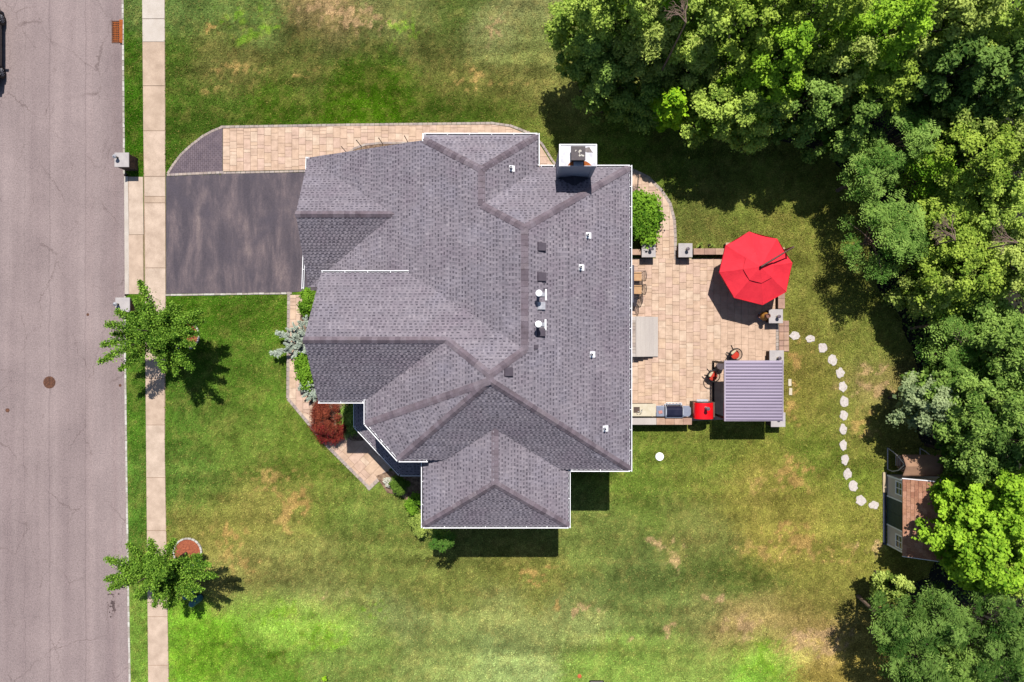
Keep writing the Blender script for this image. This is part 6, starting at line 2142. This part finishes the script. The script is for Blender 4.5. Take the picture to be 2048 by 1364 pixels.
BT('tall olive tree between the two right edge trees, upper part', 1935, 235, 56, 7.4, 'olive', 170)
BT('dark tree in the gap behind the topmost sumac', 1690, 262, 44, 5.6, 'dark', 171)
BT('dark tree between the olive tree and the top right corner', 1935, 100, 56, 8.4, 'mid', 172)
BT('dark low tree filling the gap left of the right edge, level with the gazebo', 1965, 620, 46, 5.0, 'dark', 173)
BT('dark low tree behind the grey green one, above the swing', 1890, 770, 44, 4.6, 'dark', 174)
BT('dark low tree at the right edge between the gap and the dark blue green tree', 2020, 790, 48, 5.6, 'dark', 175)
BT('dark low tree right of the swing under the lime maple', 1965, 970, 44, 4.8, 'mid', 176)
BT('dark low tree between the largest sumac and the wide yellow green tree', 1850, 580, 40, 4.0, 'olive', 177)
# ---- south east maples and ash trees
BT('big lime green maple spreading over the shed roof', 1968, 1085, 84, 6.6, 'lime', 150, per=200, L=.16, Wd=.13)
BT('lime green maple limb tree over the shed ridge', 1925, 992, 36, 5.2, 'lime', 151, L=.16, Wd=.13)
BT('lime green tree at the right photo edge beside the big maple', 2025, 1000, 58, 7.2, 'lime', 152, L=.15, Wd=.12)
BT('lime green tree low on the right photo edge under the maple', 2015, 1130, 62, 6.0, 'yellow', 153, L=.15, Wd=.12)
BT('sparse dark tree on the lawn side of the maple, below the shed', 1782, 1172, 26, 3.2, 'olive', 154, L=.13, Wd=.1, per=80)
sumac_tree('dark ash tree leaning onto the lawn, bottom right', 1795, 1250, 62, 4.8, 'blue', 155, s=1.1, name='ash_tree', group='ash trees at the lower right', fl=.42)
sumac_tree('ash tree second from the lawn, bottom right', 1885, 1240, 56, 5.4, 'blue', 156, s=1.15, name='ash_tree', group='ash trees at the lower right', fl=.42)
sumac_tree('ash tree at the bottom edge nearest the lawn', 1832, 1335, 58, 5.2, 'blue', 157, s=1.15, name='ash_tree', group='ash trees at the lower right', fl=.42)
sumac_tree('ash tree at the right edge under the maple', 1980, 1238, 62, 6.0, 'blue', 158, s=1.2, name='ash_tree', group='ash trees at the lower right', fl=.42)
sumac_tree('ash tree in the bottom right photo corner', 2000, 1335, 66, 6.0, 'blue', 159, s=1.2, name='ash_tree', group='ash trees at the lower right', fl=.42)
sumac_tree('ash tree at the bottom edge, middle of the ash group', 1915, 1335, 54, 5.0, 'dark', 160, s=1.15, name='ash_tree', group='ash trees at the lower right', fl=.42)

# undergrowth that fills the wood's floor
rs = np.random.RandomState(77)
N_ = 60000
ux = rs.uniform(4, 29.5, N_); uy = rs.uniform(-19.5, 19.5, N_)
k = inpoly(ux, uy, WOODW) & (fbm(ux, uy, 1.6, 3, 60) > 0.40) & ~((ux > 19.8) & (ux < 23) & (uy > -11.4) & (uy < -5.4))
ux, uy = ux[k], uy[k]
uz = np.abs(rs.normal(size=len(ux))) * 0.45 * (0.4 + fbm(ux, uy, 1.2, 2, 61)) + .05
v = leaf_quads(np.stack([ux, uy, uz], 1), np.array([0, 0, 1.0])[None] + rs.normal(size=(len(ux), 3)) * .5, rs.uniform(.12, .2, len(ux)), rs.uniform(.08, .13, len(ux)), rs)
me = mesh_np('undergrowth', v, 4, LM['dark'], tint=rs.rand(len(ux)))
o = bpy.data.objects.new('undergrowth', me); COL.objects.link(o)
tag(o, 'dark leafy undergrowth on the wood floor between the trees', 'undergrowth', kind='stuff')

# bare branches
def dead_branch(label, px, py, h, ang, L, seed, n=5):
    rs = random.Random(seed)
    c = W(px, py, h)
    t = thing('bare_tree', label, 'tree', (c.x, c.y, 0), 'bare leafless trees')
    MB().tube([(c.x, c.y, 0), (c.x + .1, c.y, h * .5), (c.x, c.y, h)], [.06, .045, .03], 6).build('trunk', M['palebark'], t, smooth=True)
    br = MB()
    def grow(p, a, l, r, d):
        q = p + Vector((math.cos(a) * l, math.sin(a) * l, rs.uniform(.0, .3) * l))
        m = p.lerp(q, .5) + Vector((rs.uniform(-.1, .1) * l, rs.uniform(-.1, .1) * l, .03))
        br.tube([p, m, q], [r, r * .8, r * .6], 5)
        if d > 0:
            for k in range(rs.choice((2, 3))):
                grow(p.lerp(q, rs.uniform(.45, 1)), a + rs.uniform(-.9, .9), l * rs.uniform(.5, .75), r * .6, d - 1)
    for k in range(n):
        grow(Vector((c.x, c.y, h)), ang + rs.uniform(-.7, .7), L, .032, 3)
    br.build('branches', M['palebark'], t)
dead_branch('pale bare branches spreading above the wide yellow green tree', 1910, 480, 5.7, 2.4, .75, 5)
dead_branch('pale bare branches at the right photo edge', 2035, 485, 7.0, 2.6, .8, 6, 4)
dead_branch('pale bare twigs in the dark gap beside the sumac tufts', 1925, 705, 3.6, 1.2, .6, 7, 4)
dead_branch('brownish bare twigs near the top edge by the vine', 1372, 45, 9.6, 2.0, .6, 8, 4)

# ---- shrubs and bed plants
shrub('big round bright green shrub against the house east wall', 1288, 432, 1.5, .95, 1.45, 'shrub', 201, per=230, ncl=48, L=.13, Wd=.10)
shrub('dark leaved low plant with dry heads beside the round green shrub', 1308, 484, .6, .22, .28, 'red', 202, ncl=8, per=60, L=.08, Wd=.05, name='perennial', cat='plant')
shrub('bright green shrub under the garage eave corner', 613, 606, 1.3, .42, .85, 'shrub', 203, ncl=26, per=200, L=.10, Wd=.07)
shrub('yellow green shrub row in the middle of the front bed', 612, 735, 1.1, .55, 1.15, 'shrub', 204, ncl=34, per=200, L=.10, Wd=.08)
shrub('round clipped green boxwood beside the porch walk end', 797, 972, 1.05, .52, .52, 'box', 205, ncl=30, per=330, L=.055, Wd=.04, flat=.9)
shrub('small white flowering plant left of the boxwood', 776, 960, .5, .26, .36, 'flower', 206, ncl=10, per=70, L=.07, Wd=.05, name='flowering_plant', cat='plant')
shrub('dark green shrub against the south wing wall, first below the boxwood', 826, 1010, 1.2, .42, .55, 'shrub', 207, ncl=20, per=180, L=.09, Wd=.06)
shrub('olive shrub against the south wing wall corner', 838, 1052, 1.2, .42, .75, 'olive', 208, ncl=22, per=180, L=.10, Wd=.05)
shrub('dark shrub in the shade behind the red maple', 700, 838, .9, .75, .8, 'dark', 209, ncl=22, per=200, L=.09, Wd=.06)
shrub('pale leaved hosta catching light behind the red maple', 691, 868, .55, .40, .18, 'pale', 210, ncl=9, per=22, L=.17, Wd=.11, name='hosta', cat='plant')
shrub('low green edging shrub beside the red maple', 676, 842, .6, .1, .35, 'box', 211, ncl=10, per=90, L=.06, Wd=.05)
sumac_tree('pale leaved small tree at the foot of the south wing, in its shadow', 884, 1080, 34, 3.9, 'sumac', 212, n=9, group=None, s=.75, name='ornamental_tree', el=(1, .5), fl=.42)
shrub('small plant on a wire ring by the low wall, nearer the path pillar', 1401, 490, .5, .2, .2, 'olive', 213, ncl=5, per=24, L=.09, Wd=.04, name='potted_plant', cat='plant')
shrub('small plant on a wire ring by the low wall, nearer the red umbrella', 1424, 490, .5, .2, .2, 'olive', 214, ncl=5, per=24, L=.09, Wd=.04, name='potted_plant', cat='plant')
shrub('reddish trailing plant on top of the low seating wall', 1396, 504, .55, .24, .08, 'red', 215, ncl=6, per=14, L=.10, Wd=.05, name='trailing_plant', cat='plant')
shrub('bright lime weed clump at the bottom edge of the lawn', 650, 1358, .3, .16, .2, 'vine', 216, ncl=6, per=40, L=.09, Wd=.06, name='weed_clump', cat='plant')

# laceleaf red maple: fine weeping foliage
rs = np.random.RandomState(220)
c = W(652, 846, 1.0)
t = thing('red_laceleaf_maple', 'weeping red laceleaf maple at the front walk bend', 'tree', (c.x, c.y, 0))
ncl = 46
th = rs.rand(ncl) * 6.28; q = np.sqrt(rs.rand(ncl))
ex = .80 * q * np.cos(th); ey = 1.05 * q * np.sin(th)
pos = np.stack([c.x + ex + ey * -.12, c.y + ey, 1.25 - .75 * q ** 2 + rs.normal(size=ncl) * .06], 1)
cl = np.concatenate([pos, rs.uniform(.2, .32, ncl)[:, None]], 1)
v, tint = crown_leaves(cl, 330, .10, .022, rs, .6, .5)
trunk_and_limbs(t, Vector((c.x, c.y, 0)), Vector((c.x, c.y, 1.0)), cl, rs, .07, M['bark'], 14)
crown = add_leaves('crown', v, tint, LM['red'], t)
m2 = pos[:, 1] < c.y - .25
cl2 = cl[m2]; cl2[:, 2] += .03
v, tint = crown_leaves(cl2, 150, .10, .024, rs, .6, .5)
tag(add_leaves('crimson_fringe', v, tint, LM['crimson'], t), 'brighter crimson lower fringe')

# silver blue spruce shrubs: arms of needles
def spruce(label, arms, seed, h0, base, dens=2000):
    rs = np.random.RandomState(seed)
    b = W(*base, 0)
    t = thing('silver_spruce', label, 'shrub', (b.x, b.y, 0), 'silver spruce shrubs')
    P, A = [], []
    lm = MB()
    for (x, y, h) in arms:
        e = np.array(W(x, y, h)); s = np.array((b.x, b.y, h0 * .6))
        lm.tube([tuple(s), tuple((s + e) / 2 + np.array([0, 0, .08])), tuple(e)], [.03, .02, .006], 5)
        ln = np.linalg.norm(e - s); d = (e - s) / ln
        for tw in range(int(13 * ln + 5)):
            f = rs.uniform(.15, 1)
            p0 = s + (e - s) * f
            a = d + rs.normal(size=3) * np.array([.7, .7, .25]); a /= np.linalg.norm(a)
            tl = rs.uniform(.12, .3)
            k = int(dens * tl * .55)
            u = rs.rand(k)
            P.append(p0 + a[None] * (u * tl)[:, None] + rs.normal(size=(k, 3)) * .022); A.append(np.repeat(a[None], k, 0) + rs.normal(size=(k, 3)) * .8)
    P = np.concatenate(P); A = np.concatenate(A); n = len(P)
    v = leaf_quads(P, np.array([0, 0, 1.0])[None] + rs.normal(size=(n, 3)) * .6, rs.uniform(.05, .085, n), rs.uniform(.016, .026, n), rs, axis=A)
    lm.build('stems', M['bark'], t)
    add_leaves('needles', v, np.clip(.5 + rs.normal(size=n) * .25, 0, 1), LM['silver'], t)
spruce('large silver blue spruce shrub sprawling over the front walk', [(560, 668, .9), (537, 712, .8), (548, 706, .85), (556, 668, .9), (575, 690, 1.0), (590, 655, 1.2), (600, 640, 1.2), (612, 640, 1.1), (585, 672, 1.1), (570, 700, .9), (598, 690, 1.2), (606, 668, 1.3), (590, 708, .9), (610, 700, 1.0), (578, 660, 1.0), (603, 720, .7)], 231, 1.0, (622, 685))
spruce('small silver blue spruce shrub near the red maple', [(600, 778, .5), (612, 790, .5), (622, 796, .5), (628, 786, .6), (606, 770, .6), (618, 772, .7), (630, 800, .5)], 232, .7, (632, 776))
